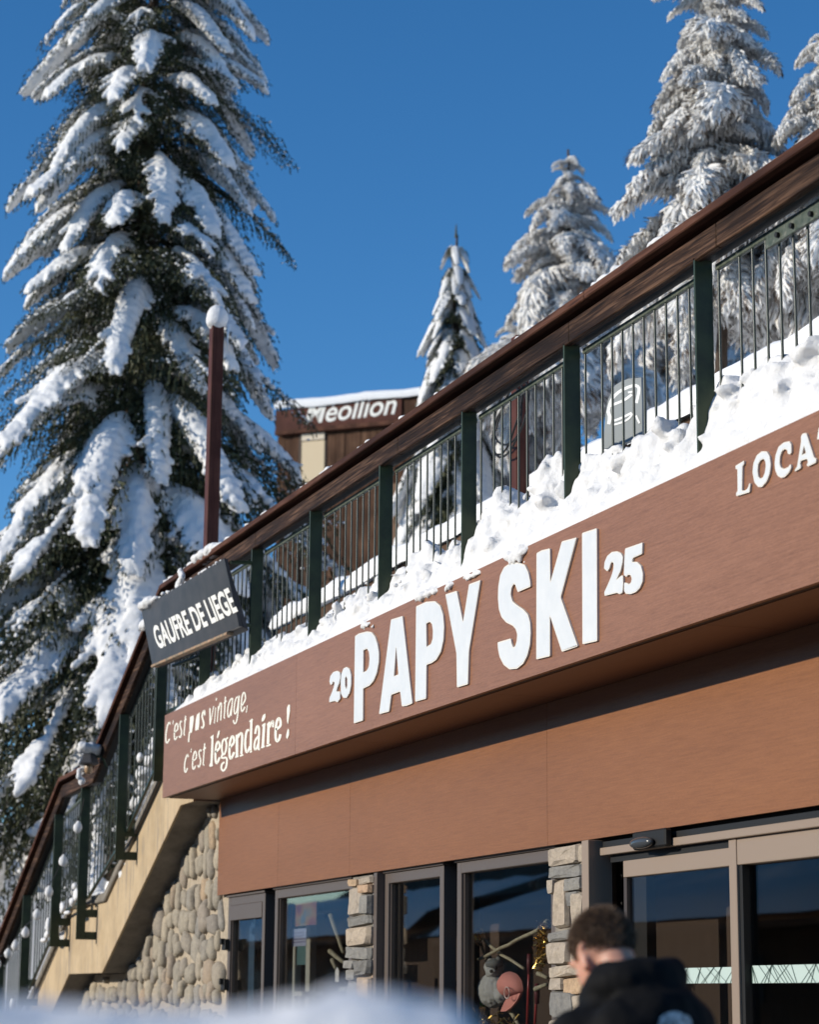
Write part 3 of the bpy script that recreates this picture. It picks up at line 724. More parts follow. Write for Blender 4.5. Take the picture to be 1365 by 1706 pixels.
# grey underside set back behind the stringer
ub = [(x, z+.004) for x, z in bot]; ut = [(x, z+.12) for x, z in reversed(bot)]
MB().prism_xz(ub+ut, 5.374, 6.7).build('soffit_slab', M_GREYCONC, stairs)
cp = MB()
for (a, za), (b, zb2) in (((-20.7, 2.44), (-21.15, 2.44)), ((-21.15, 2.44), (-24.2, 1.0)), ((-24.2, 1.0), (-25.95, .98)), ((-25.95, .98), (-31.0, -1.4))):
    cp.sweepbox(b, zb2, a, za, 5.31, 5.47, .004, .10)
cp.build('coping', M_GREYCONC, stairs, bevel=.012)
for i in range(16):
    x = -21.2-i*.33; 
    if x < -24.1: break
    MB().box(x-.34, x, 5.475, 6.65, stair_z(x)-.30, stair_z(x)-.12).build('step', M_GREYCONC, stairs, bevel=.01)
MB().box(-25.8, -24.15, 5.475, 6.65, .9, 1.08).build('landing', M_GREYCONC, stairs, bevel=.01)
for i in range(16):
    x = -25.82-i*.33
    MB().box(x-.34, x, 5.475, 6.65, max(stair_z(x)-.30, GROUND), max(stair_z(x)-.12, GROUND+.02)).build('step', M_GREYCONC, stairs, bevel=.01)

# ------------------------------------------------------------------ snow along the terrace edge
def ridge_h(x):
    pts = [(-20.62,.03),(-20.3,.10),(-19.8,.24),(-18.6,.30),(-17.5,.30),(-16.6,.26),(-15.5,.36),(-14.8,.36),(-13.6,.36),(-12.6,.44),(-12.0,.50),(-11.2,.40),(-10.4,.46),(-9.6,.42),(-8.8,.48),(-6.4,.5)]
    for (a, ha), (b, hb) in zip(pts[:-1], pts[1:]):
        if a <= x <= b: return ha+(hb-ha)*(x-a)/(b-a)
    return pts[0][1] if x < -20 else pts[-1][1]
g = MB(); X0, X1, st = -20.6, XR, .022
nX = int((X1-X0)/st); nV = 42
prof = [(0, 5.062, .002), (.05, 5.062, .06), (.12, 5.075, .14), (.55, 5.25, 1.0), (.75, 5.42, .9), (1.0, 5.85, .35)]
for i in range(nX+1):
    x = X0+(X1-X0)*i/nX; h = ridge_h(x)*(1+.42*noise.noise(Vector((x*2.3, 3.1, 0)))+.22*noise.noise(Vector((x*7.1, 9.1, 0))))
    for j in range(nV+1):
        v = j/nV
        for (va, ya, ka), (vb, yb, kb) in zip(prof[:-1], prof[1:]):
            if va <= v <= vb:
                t = (v-va)/(vb-va); y = ya+(yb-ya)*t; k = ka+(kb-ka)*t
                break
        z = ZT+.002+k*h
        amp = sstep(.03, .3, v)
        p = Vector((x, y, z))
        c1 = noise.cell_vector(p*9.0); 
        vd, _ = noise.voronoi(p*7.5); lump = (.5-min(vd[0]*1.1, 1.0))*.075
        vd2, _ = noise.voronoi(p*20); lump += (.5-min(vd2[0]*1.2, 1.0))*.02
        d = lump+.05*fbm(p*3.3, 3)+.018*fbm(p*14, 3)
        z += amp*d*1.0*(1 if h > .1 else h/.1); y += -amp*d*.55
        if .05 < v < .16: y += .4* .03*noise.noise(Vector((x*6, 0, 7)))*sstep(0, .1, v) - .012*max(0, noise.noise(Vector((x*2.5, 4, 2))))*sstep(0, .05, v)
        g.v.append((x, y, z))
m = nV+1
g.f = [(i*m+j, (i+1)*m+j, (i+1)*m+j+1, i*m+j+1) for i in range(nX) for j in range(nV)]
# close the heap into a solid, throw angular clods on it and fuse everything with one skin
nV1 = len(g.v)
for i in range(nX+1):
    g.v.append((g.v[i*m][0], 5.05, ZT-.03)); g.v.append((g.v[i*m][0], 5.85, ZT-.03))
for i in range(nX):
    a0, a1 = nV1+2*i, nV1+2*(i+1)
    g.f += [(i*m, a0, a1, (i+1)*m), (a0, a0+1, a1+1, a1), (a0+1, i*m+m-1, (i+1)*m+m-1, a1+1)]
g.f += [tuple([nV1]+[j for j in range(m)]+[nV1+1])[::-1], tuple([nV1+2*nX]+[nX*m+j for j in range(m)]+[nV1+2*nX+1])]
import bmesh
def chunk(mb, c, rad, sd):
    q_ = random.Random(int(sd*1000)); bm = bmesh.new()
    sq = Vector((q_.uniform(.8,1.5), q_.uniform(.7,1.1), q_.uniform(.6,1.0)))
    for _ in range(q_.randint(9, 16)):
        d = Vector((q_.gauss(0,1), q_.gauss(0,1), q_.gauss(0,1))).normalized()*rad*q_.uniform(.75, 1.15)
        bm.verts.new((d.x*sq.x, d.y*sq.y, d.z*sq.z))
    h = bmesh.ops.convex_hull(bm, input=bm.verts)
    for v in [v for v in bm.verts if not v.link_faces]: bm.verts.remove(v)
    bm.verts.index_update()
    mb.add([Vector(c)+v.co for v in bm.verts], [tuple(v.index for v in f.verts) for f in bm.faces]); bm.free()
r = random.Random(31)
for i in range(230):
    x = r.uniform(-20.2, -7.2); h = ridge_h(x); rad = r.choice([.02,.025,.03,.03,.04,.04,.05,.06,.075])
    y = r.uniform(5.10, 5.42); k = min(1, max(.10, .08+.92*(y-5.045)/.2))
    chunk(g, (x, y, ZT+k*h*r.uniform(.9, 1.08)), rad, i*3.7+1)
for (px, py, rad) in ((905,792,.10),(918,812,.09),(897,815,.08),(1112,712,.10),(1128,730,.08),(1040,772,.09),(1062,766,.08),(690,948,.07),(715,950,.08),(660,960,.06),(760,932,.07),(808,884,.06),(975,802,.07),(1215,650,.09),(1224,672,.09),(1240,655,.06),(1300,612,.09),(1340,592,.10),(560,1012,.06),(500,1052,.07),(585,1002,.07),(450,1072,.06),(400,1098,.08),(1352,577,.10),(985,797,.06)):
    p = atY(px, py, 5.2); chunk(g, p, rad*(.8 if px > 1180 else .95), px*.37)
# crusts caught on the tops of the letters
for (px, py, rad) in ((603,1046,.02),(612,1040,.026),(620,1042,.02),(607,1038,.022),(692,1001,.024),(702,997,.03),(713,991,.032),(722,988,.026),(698,992,.025),(742,983,.02),(750,978,.022),(776,968,.022),(786,961,.028),(793,957,.024),(846,930,.03),(856,926,.034),(866,922,.034),(873,917,.028),(858,936,.026),(868,932,.024),(850,938,.018),(862,918,.03)):
    p = atY(px, py, YF-.012); chunk(g, p, rad*1.15, px*.91)
    for k_ in range(4):
        p2 = p+Vector((r.uniform(-.05,.05), r.uniform(-.006,.01), r.uniform(-.03,.045))); chunk(g, p2, rad*r.uniform(.5,.9), px*.91+k_+.3)
me = remesh(g, .0165, 4, lambda p: .012*fbm(p*8, 3)+.003*fbm(p*28, 2), 'snow_ridge'); me.materials.append(M_SNOW)
link('snow_ridge', me, kind='stuff', label='lumpy shovelled snow lying along the top edge of the fascia')
# snow left along the cap rails
def cap_snow(name, segs, dens, label, seed, rmin=.018, rmax=.045):
    r = random.Random(seed); b = MB()
    for (a, za), (c, zc_) in segs:
        L = math.hypot(c-a, zc_-za); n = int(L*dens)
        for i in range(n):
            t = r.random(); x = a+(c-a)*t
            dn = noise.noise(Vector((x*.9, seed, 0)))
            if dn < -.12 and r.random() < .85: continue
            rad = r.uniform(rmin, rmax)*(1+max(0, dn))
            b.ball((x, r.uniform(5.10, 5.22), za+(zc_-za)*t+rad*.15), (rad*r.uniform(1, 2.6), rad*1.1, rad*r.uniform(.5, .95)), 8, 6)
    me = remesh(b, .011, 1, lambda p: .006*fbm(p*22, 3), name); me.materials.append(M_SNOW)
    return link(name, me, label=label, kind='stuff')
cap_snow('rail_snow', [((-7.0, ZR), (-21.05, ZR))], 70, 'thin crust of snow on the balcony cap rail', 3, .010, .030)
cap_snow('rail_snow', [((-18.5, ZR), (-21.0, ZR))], 45, 'thicker snow on the far end of the balcony cap rail', 11, .025, .06)
cap_snow('rail_snow', [((-24.15, 2.49), (-25.7, 2.46)), ((-21.6, 3.68), (-23.9, 2.6))], 9, 'patches of snow on the stair handrail', 5)
# snow on the stair edge
b = MB(); r = random.Random(8)
for (xa, xb, off, dn) in ((-21.0, -22.75, .10, 60), (-22.95, -24.5, .06, 50), (-24.75, -26.0, .02, 34), (-26.2, -30.5, .02, 40)):
    for i in range(int((xa-xb)*dn)):
        x = r.uniform(xb, xa); z = stair_z(x)-.13+off*r.random(); rr = r.uniform(.04, .12)
        b.ball((x, r.uniform(5.42, 5.95), z), (rr*1.4, rr, rr*r.uniform(.8, 1.8)), 8, 6)
for (px, py, rr) in ((240,1290,.13),(252,1265,.12),(232,1320,.12),(222,1340,.10),(258,1240,.11),(246,1150,.05),(262,1172,.05),(275,1178,.05),(292,1165,.06),(288,1150,.04),(293,1140,.035),(282,1172,.06)):
    p = atY(px, py, 5.32); chunk(b, p, rr, px*.77); chunk(b, p+Vector((r.uniform(-.1,.1), .05, r.uniform(-.1,.1))), rr*.9, px*.77+1); chunk(b, p+Vector((r.uniform(-.15,.15), .1, r.uniform(-.12,.05))), rr, px*.77+2)
me = remesh(b, .018, 2, lambda p: .015*fbm(p*9, 3), 'stair_snow'); me.materials.append(M_SNOW)
link('stair_snow', me, label='snow heaped on the steps behind the stair railing', kind='stuff')
# clumps on the stair bars
b = MB(); r = random.Random(18)
for (px, py, w_, h_) in ((127,1490,12,22),(120,1502,9,16),(104,1512,8,20),(112,1520,14,7),(80,1540,8,26),(72,1566,18,9),(78,1556,10,14),(20,1672,9,22),(18,1690,8,16),(124,1475,9,12),(233,1262,8,16),(136,1300,8,18),(140,1285,6,14)):
    p = atY(px, py, 5.13); k = .0058
    b.ball(p, (w_*k*1.6, .03, h_*k*.55), 10, 8)
me = remesh(b, .012, 2, lambda p: .01*fbm(p*16, 3), 'bar_snow'); me.materials.append(M_SNOW)
link('bar_snow', me, label='snow clumps clinging to the bars of the lower stair railing', kind='stuff')

# ------------------------------------------------------------------ waffle sign
ws = empty('hanging_sign', (-19.2, 4.9, 3.3), 'tilted charcoal box sign reading GAUFRE DE LIEGE bracketed to the railing', 'sign')
TL, TR = atY(235.3,1014.5,4.80), atY(373.7,930.3,4.86); BL, BR = atY(253.6,1107,4.85), atY(398.6,1043.5,5.0)
def quadpt(u, v, off=0.0):
    a = TL.lerp(TR, u); b = BL.lerp(BR, u); p = a.lerp(b, v)
    n_ = (TR-TL).cross(BL-TL).normalized()
    if n_.y > 0: n_ = -n_
    return p+n_*off
def back(p, d=.20): return p+Vector((0, d, .02))
sf = MB(); ng = 12
for k_ in (0, 1):
    for i in range(ng+1):
        for j in range(ng+1): sf.v.append(tuple(quadpt(i/ng, j/ng)+Vector((0, .03*k_, 0))))
m2 = ng+1
sf.f = [(i*m2+j, i*m2+j+1, (i+1)*m2+j+1, (i+1)*m2+j) for i in range(ng) for j in range(ng)]
sf.f += [tuple(q_+m2*m2 for q_ in reversed(f)) for f in sf.f]
rim = [i*m2 for i in range(m2)]+[ng*m2+j for j in range(1, m2)]+[i*m2+ng for i in range(ng-1, -1, -1)]+[j for j in range(ng-1, 0, -1)]
sf.f += [(rim[i], rim[i]+m2*m2, rim[(i+1) % len(rim)]+m2*m2, rim[(i+1) % len(rim)]) for i in range(len(rim))]
sf.build('sign_face', M_SIGN, ws)
bb = MB(); d_ = Vector((0,.033,.0)); e_ = Vector((0,.085,-.03))
bb.hexa([BL+d_, BR+d_, BR+e_, BL+e_, TL+d_-Vector((0,0,.02)), TR+d_-Vector((.05,0,.02)), TR+Vector((-.06,.06,-.05)), TL+Vector((0,.06,-.04))])
bb.build('sign_box', M_SIGN, ws, bevel=.004)
lp = MB(); lo = Vector((0,-.012,-.028))
lp.hexa([BL+lo, BL.lerp(BR,.88)+lo, BL.lerp(BR,.88)+Vector((0,.05,-.028)), BL+Vector((0,.05,-.028)), BL+Vector((0,-.012,-.004)), BL.lerp(BR,.88)+Vector((0,-.012,-.004)), BL.lerp(BR,.88)+Vector((0,.05,-.004)), BL+Vector((0,.05,-.004))])
lp.build('bottom_lip', M_RUST, ws, bevel=.003)
def text_mesh(body, off, ext=0.0, shear=0.0):
    cu = bpy.data.curves.new('t', 'FONT'); cu.body = body; cu.offset = off; cu.extrude = ext; cu.shear = shear; cu.resolution_u = 6
    o = bpy.data.objects.new('t', cu); COL.objects.link(o)
    dg = bpy.context.evaluated_depsgraph_get(); dg.update()
    me = bpy.data.meshes.new_from_object(o.evaluated_get(dg)); bpy.data.objects.remove(o); bpy.data.curves.remove(cu); return me
def map_text(me, fn):
    xs_ = [v.co.x for v in me.vertices]; ys_ = [v.co.y for v in me.vertices]
    x0, x1, y0, y1 = min(xs_), max(xs_), min(ys_), max(ys_)
    for v in me.vertices: v.co = fn((v.co.x-x0)/(x1-x0), (v.co.y-y0)/(y1-y0), v.co.z)
    me.update()
def local(me, parent): 
    o = wloc(parent)
    for v in me.vertices: v.co = v.co-o
SG = (225,920,6.825)
tq = [(190,850),(1015,405),(1078,692),(262,1108)]
def sgn_uv(px, py):   # invert the sign's bilinear map by a few Newton steps, in the sign's own plane
    d = ray(px, py); n_ = (TR-TL).cross(BL-TL); P = d*(TL.dot(n_)/d.dot(n_))
    u, v = .5, .5
    e1, e2 = (TR-TL).normalized(), None
    for _ in range(12):
        f = P-quadpt(u, v); du = (quadpt(u+.01, v)-quadpt(u, v))/.01; dv = (quadpt(u, v+.01)-quadpt(u, v))/.01
        a, b_, c, e = du.dot(du), du.dot(dv), dv.dot(dv), 0; r1, r2 = f.dot(du), f.dot(dv); det = a*c-b_*b_
        u += (r1*c-r2*b_)/det; v += (a*r2-b_*r1)/det
    return u, v
uv = [sgn_uv(225+x/6.825, 920+y/6.825) for x, y in tq]
gx0, gy0, gx1, gy1 = 0, 0, 1, 1
def sgn_fn(s, t, z):
    u = (uv[0][0]*(1-s)+uv[1][0]*s)*t + (uv[3][0]*(1-s)+uv[2][0]*s)*(1-t)
    v = (uv[0][1]*(1-s)+uv[1][1]*s)*t + (uv[3][1]*(1-s)+uv[2][1]*s)*(1-t)
    return quadpt(u, v, .005)
me = text_mesh('GAUFRE DE LIEGE', .03); map_text(me, sgn_fn); local(me, ws); me.materials.append(M_SIGNTXT)
link('lettering', me, ws)
for (a, b_) in ((TR+Vector((0,.05,-.03)), Vector((-18.01, 5.12, 3.60))), (BR+Vector((-.05,.05,.03)), Vector((-18.01, 5.12, BR.z+.03)))):
    mb = MB(); mb.tube([a, b_], .018, 6); mb.build('bracket_arm', M_GREEN, ws)
mb = MB(); mb.tube([TL+Vector((0,.2,.02)), TL+Vector((.5,.3,.12))], .014, 6); mb.tube([BL+Vector((0,.2,0)), Vector((-19.66,5.12,BL.z))], .016, 6); mb.build('bracket_arm', M_GREEN, ws)
b = MB(); r = random.Random(2)
for i in range(60):
    u = abs(r.gauss(0, .14)); 
    if u > .5: continue
    p = quadpt(u, 0)+Vector((0, r.uniform(0,.15), .02)); rr = r.uniform(.02, .05)*(1.6 if u < .12 else .8); b.ball(p, (rr*1.6, rr, rr*.8), 8, 6)
for i in range(40):
    u = r.uniform(.3, .95); p = quadpt(u, 0)+Vector((0, r.uniform(0,.05), .005)); rr = r.uniform(.008, .02); b.ball(p, (rr*2, rr, rr), 6, 5)
for t in range(8):
    p = atY(300+4*math.sin(t*.8), 953+t*4, 4.9); b.ball(p, (.03,.03,.04), 8, 6)
me = remesh(b, .011, 1, lambda p: .006*fbm(p*20, 3), 'sign_snow'); me.materials.append(M_SNOW); local(me, ws); link('snow_cap', me, ws, kind='stuff')

# ------------------------------------------------------------------ lantern and light string on the stair rail
la = atY(148, 1262, 4.98)
ln = empty('lantern', la, 'small dark wall lantern capped with snow on the landing handrail', 'lantern')
MB().lathe([(.105,-.075),(.115,-.06),(.075,.03),(.06,.05)], la, 6).build('hood', M_SIGN, ln)
MB().lathe([(.03,-.17),(.042,-.15),(.045,-.085),(.04,-.076)], la, 12).build('glass_shade', mat('amber_glass', (.35,.22,.12), .3), ln, smooth=True)
MB().tube([la+Vector((0,.03,.0)), la+Vector((0,.14,.02)), la+Vector((0,.2,-.1))], .018, 6).build('arm', M_GREEN, ln)
b = MB()
for i in range(18):
    b.ball(la+Vector((r.uniform(-.08,.08), r.uniform(-.08,.08), .06+r.uniform(0,.06))), (.06,.06,.05), 8, 6)
for i in range(8):
    b.ball(la+Vector((-.10, r.uniform(-.08,0), -.24+.05*i)), (.035,.035,.04), 8, 6)
me = remesh(b, .011, 2, lambda p: .006*fbm(p*20, 3)); me.materials.append(M_SNOW); local(me, ln); link('snow_cap', me, ln, kind='stuff')
bl = [(128,1376),(104,1432),(80,1484),(60,1522),(41,1552),(24,1574),(12,1587),(-6,1604)]
lsr = empty('light_string', atY(104,1432,5.0), 'string of snow-covered light bulbs hanging along the lower stair rail', 'light string')
pts = []
tops = [atY(x+2, y-12, 5.03) for x, y in bl]
full = [atY(140,1330,5.06)]+tops
for a, c in zip(full[:-1], full[1:]):
    for k in range(5):
        t = k/5; p = a.lerp(c, t); p.z -= .05*4*t*(1-t); pts.append(p)
pts.append(full[-1])
MB().tube(pts, .006, 5).build('cable', M_BLACK, lsr)
for i, p in enumerate(tops):
    q_ = p+Vector((0,0,-.05))
    bu = MB().lathe([(.012,-.02),(.016,.0),(.016,.04),(.01,.05)], q_, 8).build('bulb', M_BLACK, lsr)
    b = MB(); b.ball(q_+Vector((0,0,-.045)), (.048,.048,.062), 12, 9); b.ball(q_+Vector((.01,0,.0)), (.022,.022,.03), 8, 6)
    for v_i, v in enumerate(b.v):
        pv = Vector(v); b.v[v_i] = tuple(pv+(pv-q_).normalized()*.010*fbm(pv*22, 3))
    b.build('snow_lump', M_SNOW, bu, smooth=True)

# ------------------------------------------------------------------ posts behind the rail
tp, bp = Vector((-21.25, 5.62, 6.66)), Vector((-21.19, 5.60, 2.55))
pole = empty('tall_post', bp, 'tall slim brown timber post with a round snow cap in front of the big spruce', 'post')
a, hw = Vector((1,0,0)), .062
vs = []
for c in (bp, tp):
    for sx_, sy_ in ((-1,-1),(1,-1),(1,1),(-1,1)): vs.append(c+Vector((sx_*hw, sy_*hw, 0)))
MB().hexa(vs).build('shaft', M_POLE, pole, bevel=.006)
b = MB(); b.ball(tp+Vector((0,0,.085)), (.125,.115,.135), 16, 12); b.ball(tp+Vector((0,0,.03)), (.12,.11,.06), 14, 8)
me = remesh(b, .014, 2, lambda p: .008*fbm(p*12, 3)); me.materials.append(M_SNOW); local(me, pole); link('snow_cap', me, pole)
ic = tp+Vector((.06,.10,.02)); M_ICE = mat('ice', (.75,.8,.84), .12)
MB().tube([ic, ic+Vector((0,0,-.12)), ic+Vector((.004,0,-.30))], [.014,.010,.002], 6).build('icicle', M_ICE, pole, smooth=True)
p2 = Vector((-15.67, 6.6, 2.6))
cpst = empty('cable_post', p2, 'square brown post with a coil of dark cable behind the balcony bars', 'post')
MB().box(p2.x-.055, p2.x+.055, 6.55, 6.66, 2.7, 5.1).build('shaft', M_POLE, cpst, bevel=.006)
cb = MB(); c0 = Vector((-15.67, 6.53, 4.42)); pts = []
for i in range(90):
    a = i*2*PI/28; rr = .22+.05*math.sin(i*.37); pts.append(c0+Vector((rr*1.6*math.cos(a), .04*math.sin(i*.21)-.02, rr*1.1*math.sin(a))))
cb.tube(pts, .009, 5).build('cable_coil', M_BLACK, cpst, smooth=True)

# grey board with a white loop emblem
BY = 6.25
gb = empty('grey_board', atY(1040,745,BY), 'tilted grey board with a white looping emblem behind the balcony bars', 'board')
Z5 = (960,540,6.825)
MB().prism_xz(px_poly([(300,1420),(318,1250),(340,1000),(365,860),(440,700),(520,650),(600,620),(742,608),(752,900),(752,1260),(600,1330),(450,1390)], *Z5, BY), BY, BY+.035).build('panel', mat('grey_board_paint', (.24,.26,.26), .6), gb, bevel=.004)
b = MB(); y_ = BY-.002
for k, (pts, wd) in enumerate([([(365,1010),(400,880),(470,790),(560,735),(660,700),(715,720),(715,790),(690,900)], 34), ([(390,930),(470,900),(560,860),(640,800)], 30), ([(440,1100),(540,1060),(640,1010)], 26), ([(420,1150),(520,1120),(600,1080),(650,1020)], 22), ([(375,1000),(390,1060),(380,1140)], 40), ([(690,1040),(730,1130)], 24), ([(600,780),(650,770)], 22)]):
    stroke_pts = spline(pts)
    L_, R2 = [], []
    for i, p in enumerate(stroke_pts):
        t = (stroke_pts[min(i+1,len(stroke_pts)-1)]-stroke_pts[max(i-1,0)]).normalized(); nn = Vector((-t.y,t.x))*wd/2; L_.append(p+nn); R2.append(p-nn)
    po = px_poly([tuple(a) for a in L_], *Z5, BY)+px_poly([tuple(a) for a in R2], *Z5, BY); mm = len(L_)
    b.add([(p[0], y_-.0006*k, p[1]) for p in po], [(i, i+1, mm+i+1, mm+i) for i in range(mm-1)])
b.build('emblem', mat('white_emblem', (.75,.76,.74), .6), gb)
MB().box(-13.3, -13.2, BY+.04, BY+.09, 2.7, 3.7).build('stake', M_POLE, gb)

# timber kerb with a snow cap at the back of the terrace
kb = empty('timber_kerb', (-15, 7.0, 3.8), 'long dark timber kerb under a thick cap of snow behind the terrace', 'kerb')
MB().box(-23.5, -6, 6.98, 7.12, 3.62, 3.97).build('beam', M_DARKWOOD, kb, bevel=.01)
g = MB(); nX = 260; pr_ = [(6.93,3.965),(6.90,4.02),(6.93,4.12),(7.02,4.185),(7.3,4.20),(7.9,4.24)]
for i in range(nX+1):
    x = -23.5+17.5*i/nX
    for y, z in pr_:
        p = Vector((x, y, z)); g.v.append((x, y+.03*fbm(p*2.2, 3), z+(.05*fbm(p*1.7, 3) if z > 4 else .01*fbm(p*3, 2))))
mm = len(pr_); g.f = [(i*mm+j, (i+1)*mm+j, (i+1)*mm+j+1, i*mm+j+1) for i in range(nX) for j in range(mm-1)]
g.build('snow_cap', M_SNOWSOFT, kb, smooth=True)

# ------------------------------------------------------------------ trees
def spine_pt(t, droop, lift): return Vector((t, 0, lift*math.sin(PI*min(1, t*1.1))*.5 - droop*t**2.2))
def bough_variant(seed, droop, lift, snow=1.0, fine=1.0):
    r = random.Random(seed); nd = MB(); sn = MB(); du = MB()
    def side(t): return (.10+.34*(1-t)**.7)*(.5 if t < .12 else 1)
    # needles: shaggy sprays hanging from spine and side twigs
    def spray(p, d, L):
        for _ in range(max(2, int(L*26/fine**1.3))):
            k = r.random(); o = p+d*(L*k); ln_ = r.uniform(.035, .085)*fine; wd = r.uniform(.006, .013)*fine
            dd = (d*r.uniform(.2, 1.0)+Vector((r.uniform(-.5,.5), r.uniform(-.5,.5), r.uniform(-1.5,.05)))).normalized()
            sd = dd.cross(Vector((r.uniform(-1,1), r.uniform(-1,1), r.uniform(-1,1)))).normalized()*wd
            nd.add([o-sd*.4, o+sd*.4, o+dd*ln_*.6+sd, o+dd*ln_, o+dd*ln_*.6-sd], [(0,1,2,3,4)])
    nT = 26
    for i in range(nT):
        t = .05+.95*i/(nT-1); p = spine_pt(t, droop, lift)
        for s in (-1, 1):
            L = side(t)*r.uniform(.7, 1.1)
            d = Vector((.75, s*1.0, -.30-.5*r.random())).normalized()
            spray(p, d, L)
            spray(p+d*L*.5, (d+Vector((0,0,-1.3))).normalized(), L*.75)
            spray(p+d*L*.9, (d+Vector((0,0,-1.6))).normalized(), L*.6)
            if t > .08:                            # dusting on the twigs
                for k in range(2):
                    q_ = p+d*(L*r.uniform(.1, 1.0))+Vector((r.uniform(-.02,.02), r.uniform(-.02,.02), .004-.10*r.random()**2)); rr = r.uniform(.003, .007)
                    du.ball(q_, (rr*r.uniform(1,2.4), rr*r.uniform(1,2), rr*r.uniform(.6,1.3)), 5, 4)
            if t > .40:
                hold = snow*(.50+1.0*noise.noise(Vector((t*4.5, s*3.1+seed, seed*1.7))))
                if hold > .2:
                    Ls = L*r.uniform(.5, .9); n = 5
                    for k in range(n+1):
                        q_ = p+d*(Ls*k/n)+Vector((0,0,.014-.05*(k/n)**2))
                        rr = (.040-.020*k/n)*min(1.3, .6+hold)
                        sn.ball(q_, (rr*1.15, rr*1.15, rr*.9), 7, 5)
        if t > .34+.1*noise.noise(Vector((seed*3.3, 0, 0))):
            rr = (.030+.050*math.sin(PI*min(1, max(0, (t-.34)/.72)))**.8)*snow*(1+.35*noise.noise(Vector((t*5, seed, 0))))
            sn.ball(p+Vector((0,0,.012)), (rr*1.1, rr*1.2, rr*.88), 9, 7)
    tip = spine_pt(1, droop, lift); td = (tip-spine_pt(.93, droop, lift)).normalized()
    for k in range(3): sn.ball(tip+td*(.025*k), .042*snow*(1-.22*k), 8, 6)
    nd.tube([spine_pt(t/8, droop, lift) for t in range(9)], [.014-.0014*t for t in range(9)], 5)
    snm = remesh(sn, .0125, 1, lambda p: .010*fbm(p*16+Vector((seed,0,0)), 3), 'bough_snow')
    du.add([v.co.copy() for v in snm.vertices], [tuple(p.vertices) for p in snm.polygons]); bpy.data.meshes.remove(snm)
    snm = du.data('bough_snow', True); snm.materials.append(M_SNOWTREE)
    ndm = nd.data('bough'); ndm.materials.append(M_NEEDLE)
    return ndm, snm
BOUGHS = [bough_variant(10+i, d, l, sn_*1.08, .45) for i, (d, l, sn_) in enumerate(((.68,.12,.92),(.55,.10,.85),(.82,.20,1.0),(.6,.06,.8),(.75,.16,.9),(.5,.12,.72)))]
SPARSE = [bough_variant(30+i, d, l, sn_, .40) for i, (d, l, sn_) in enumerate(((.55,.08,.34),(.45,.10,.26),(.65,.14,.42),(.5,.04,.22)))]
NAKED = [bough_variant(50+i, d, l, .05, .45) for i, (d, l) in enumerate(((.3,.05),(.45,.0)))]
HEAVY = [bough_variant(40+i, d, l, sn_) for i, (d, l, sn_) in enumerate(((.75,.20,1.55),(.6,.16,1.4),(.85,.22,1.6)))]
def trunk_mesh(h, r0, r1=.03, seed=0):
    b = MB(); n = 14
    b.tube([(.04*h*.3*math.sin(i*.9+seed)*.2, .02*math.cos(i*1.3+seed), h*i/n) for i in range(n+1)], [r0+(r1-r0)*i/n for i in range(n+1)], 10)
    return b
def spruce(name, base, height, rfun, n, seed, label, group, pitch0, pitch1, zstart=.4, expo=.85, pick=None, fat=1.0, tier=0, inner=0):
    r = random.Random(seed)
    t = empty(name, base, label, 'tree', group)
    tm = trunk_mesh(height, .022*height, .02, seed).data('trunk', True); tm.materials.append(M_BARK); link('trunk', tm, t)
    az = r.random()*6
    for i in range(n):
        k = i/(n-1); z = zstart+(height-zstart-.25)*k**expo
        if tier: z = round(z/tier)*tier+r.uniform(-.05, .05)
        az += 2.39996+r.uniform(-.35, .35)
        L = rfun(z)*r.uniform(.82, 1.12)
        pt = pitch0+(pitch1-pitch0)*(z/height)+r.uniform(-.12, .12)
        nm, sm = pick(r, z, L)
        if L > 1.7 and any(nm is b_[0] for b_ in BOUGHS): L *= .86
        o = link('bough', nm, t); o.location = (0, 0, z); o.rotation_euler = (r.uniform(-.2,.2), pt, az); o.scale = (L, L*r.uniform(.85, 1.2)*fat, L*r.uniform(.9, 1.15)*fat)
        link('snow', sm, o, kind='stuff')
    for i in range(inner):      # dark inner boughs close to the trunk
        z = zstart+.2+(height-zstart-1.0)*(i/inner)**.95; L = rfun(z)*r.uniform(.6, .84); nm, sm = r.choice(NAKED); az += 2.39996
        o = link('bough', nm, t); o.location = (0,0,z); o.rotation_euler = (r.uniform(-.3,.3), r.uniform(0,.35), az); o.scale = (L, L, L)
    # leader
    tip = MB(); tip.tube([(0,0,0),(0.01,0,.26)], [.03,.008], 6); tm = tip.data('leader'); tm.materials.append(M_NEEDLE)
    o = link('leader', tm, t); o.location = (0, 0, height-.05)
    return t
TB = Vector((-31.27, 7.13, 1.6))
def big_r(z):
    Z = z+TB.z
    for (a, ra), (b_, rb) in zip([(0,3.0),(2.5,3.1),(5.5,2.8),(9.1,2.36),(11.9,2.0),(14.8,1.5),(17.8,.35)][:-1], [(2.5,3.1),(5.5,2.8),(9.1,2.36),(11.9,2.0),(14.8,1.5),(17.8,.35)]):
        if a <= Z <= b_: return ra+(rb-ra)*(Z-a)/(b_-a)
    return .35
spruce('spruce_tree', TB, 16.1, lambda z: big_r(z)*(1.10-.17*max(0, 1-abs(z+TB.z-9.6)/2.2)), 236, 3, 'huge snow-laden spruce filling the left of the view behind the stairs', None, .08, -.12, 1.3, .95, lambda r, z, L: r.choice(SPARSE) if r.random() < (.85 if z < 3.4 else .58 if z < 5.5 else .44 if z < 9 else .26) else r.choice(BOUGHS), 1.0, 0, 62)
SB = atDist(758, 930, 40); st_ = atDist(760, 392, 40)
Hs = st_.z-SB.z
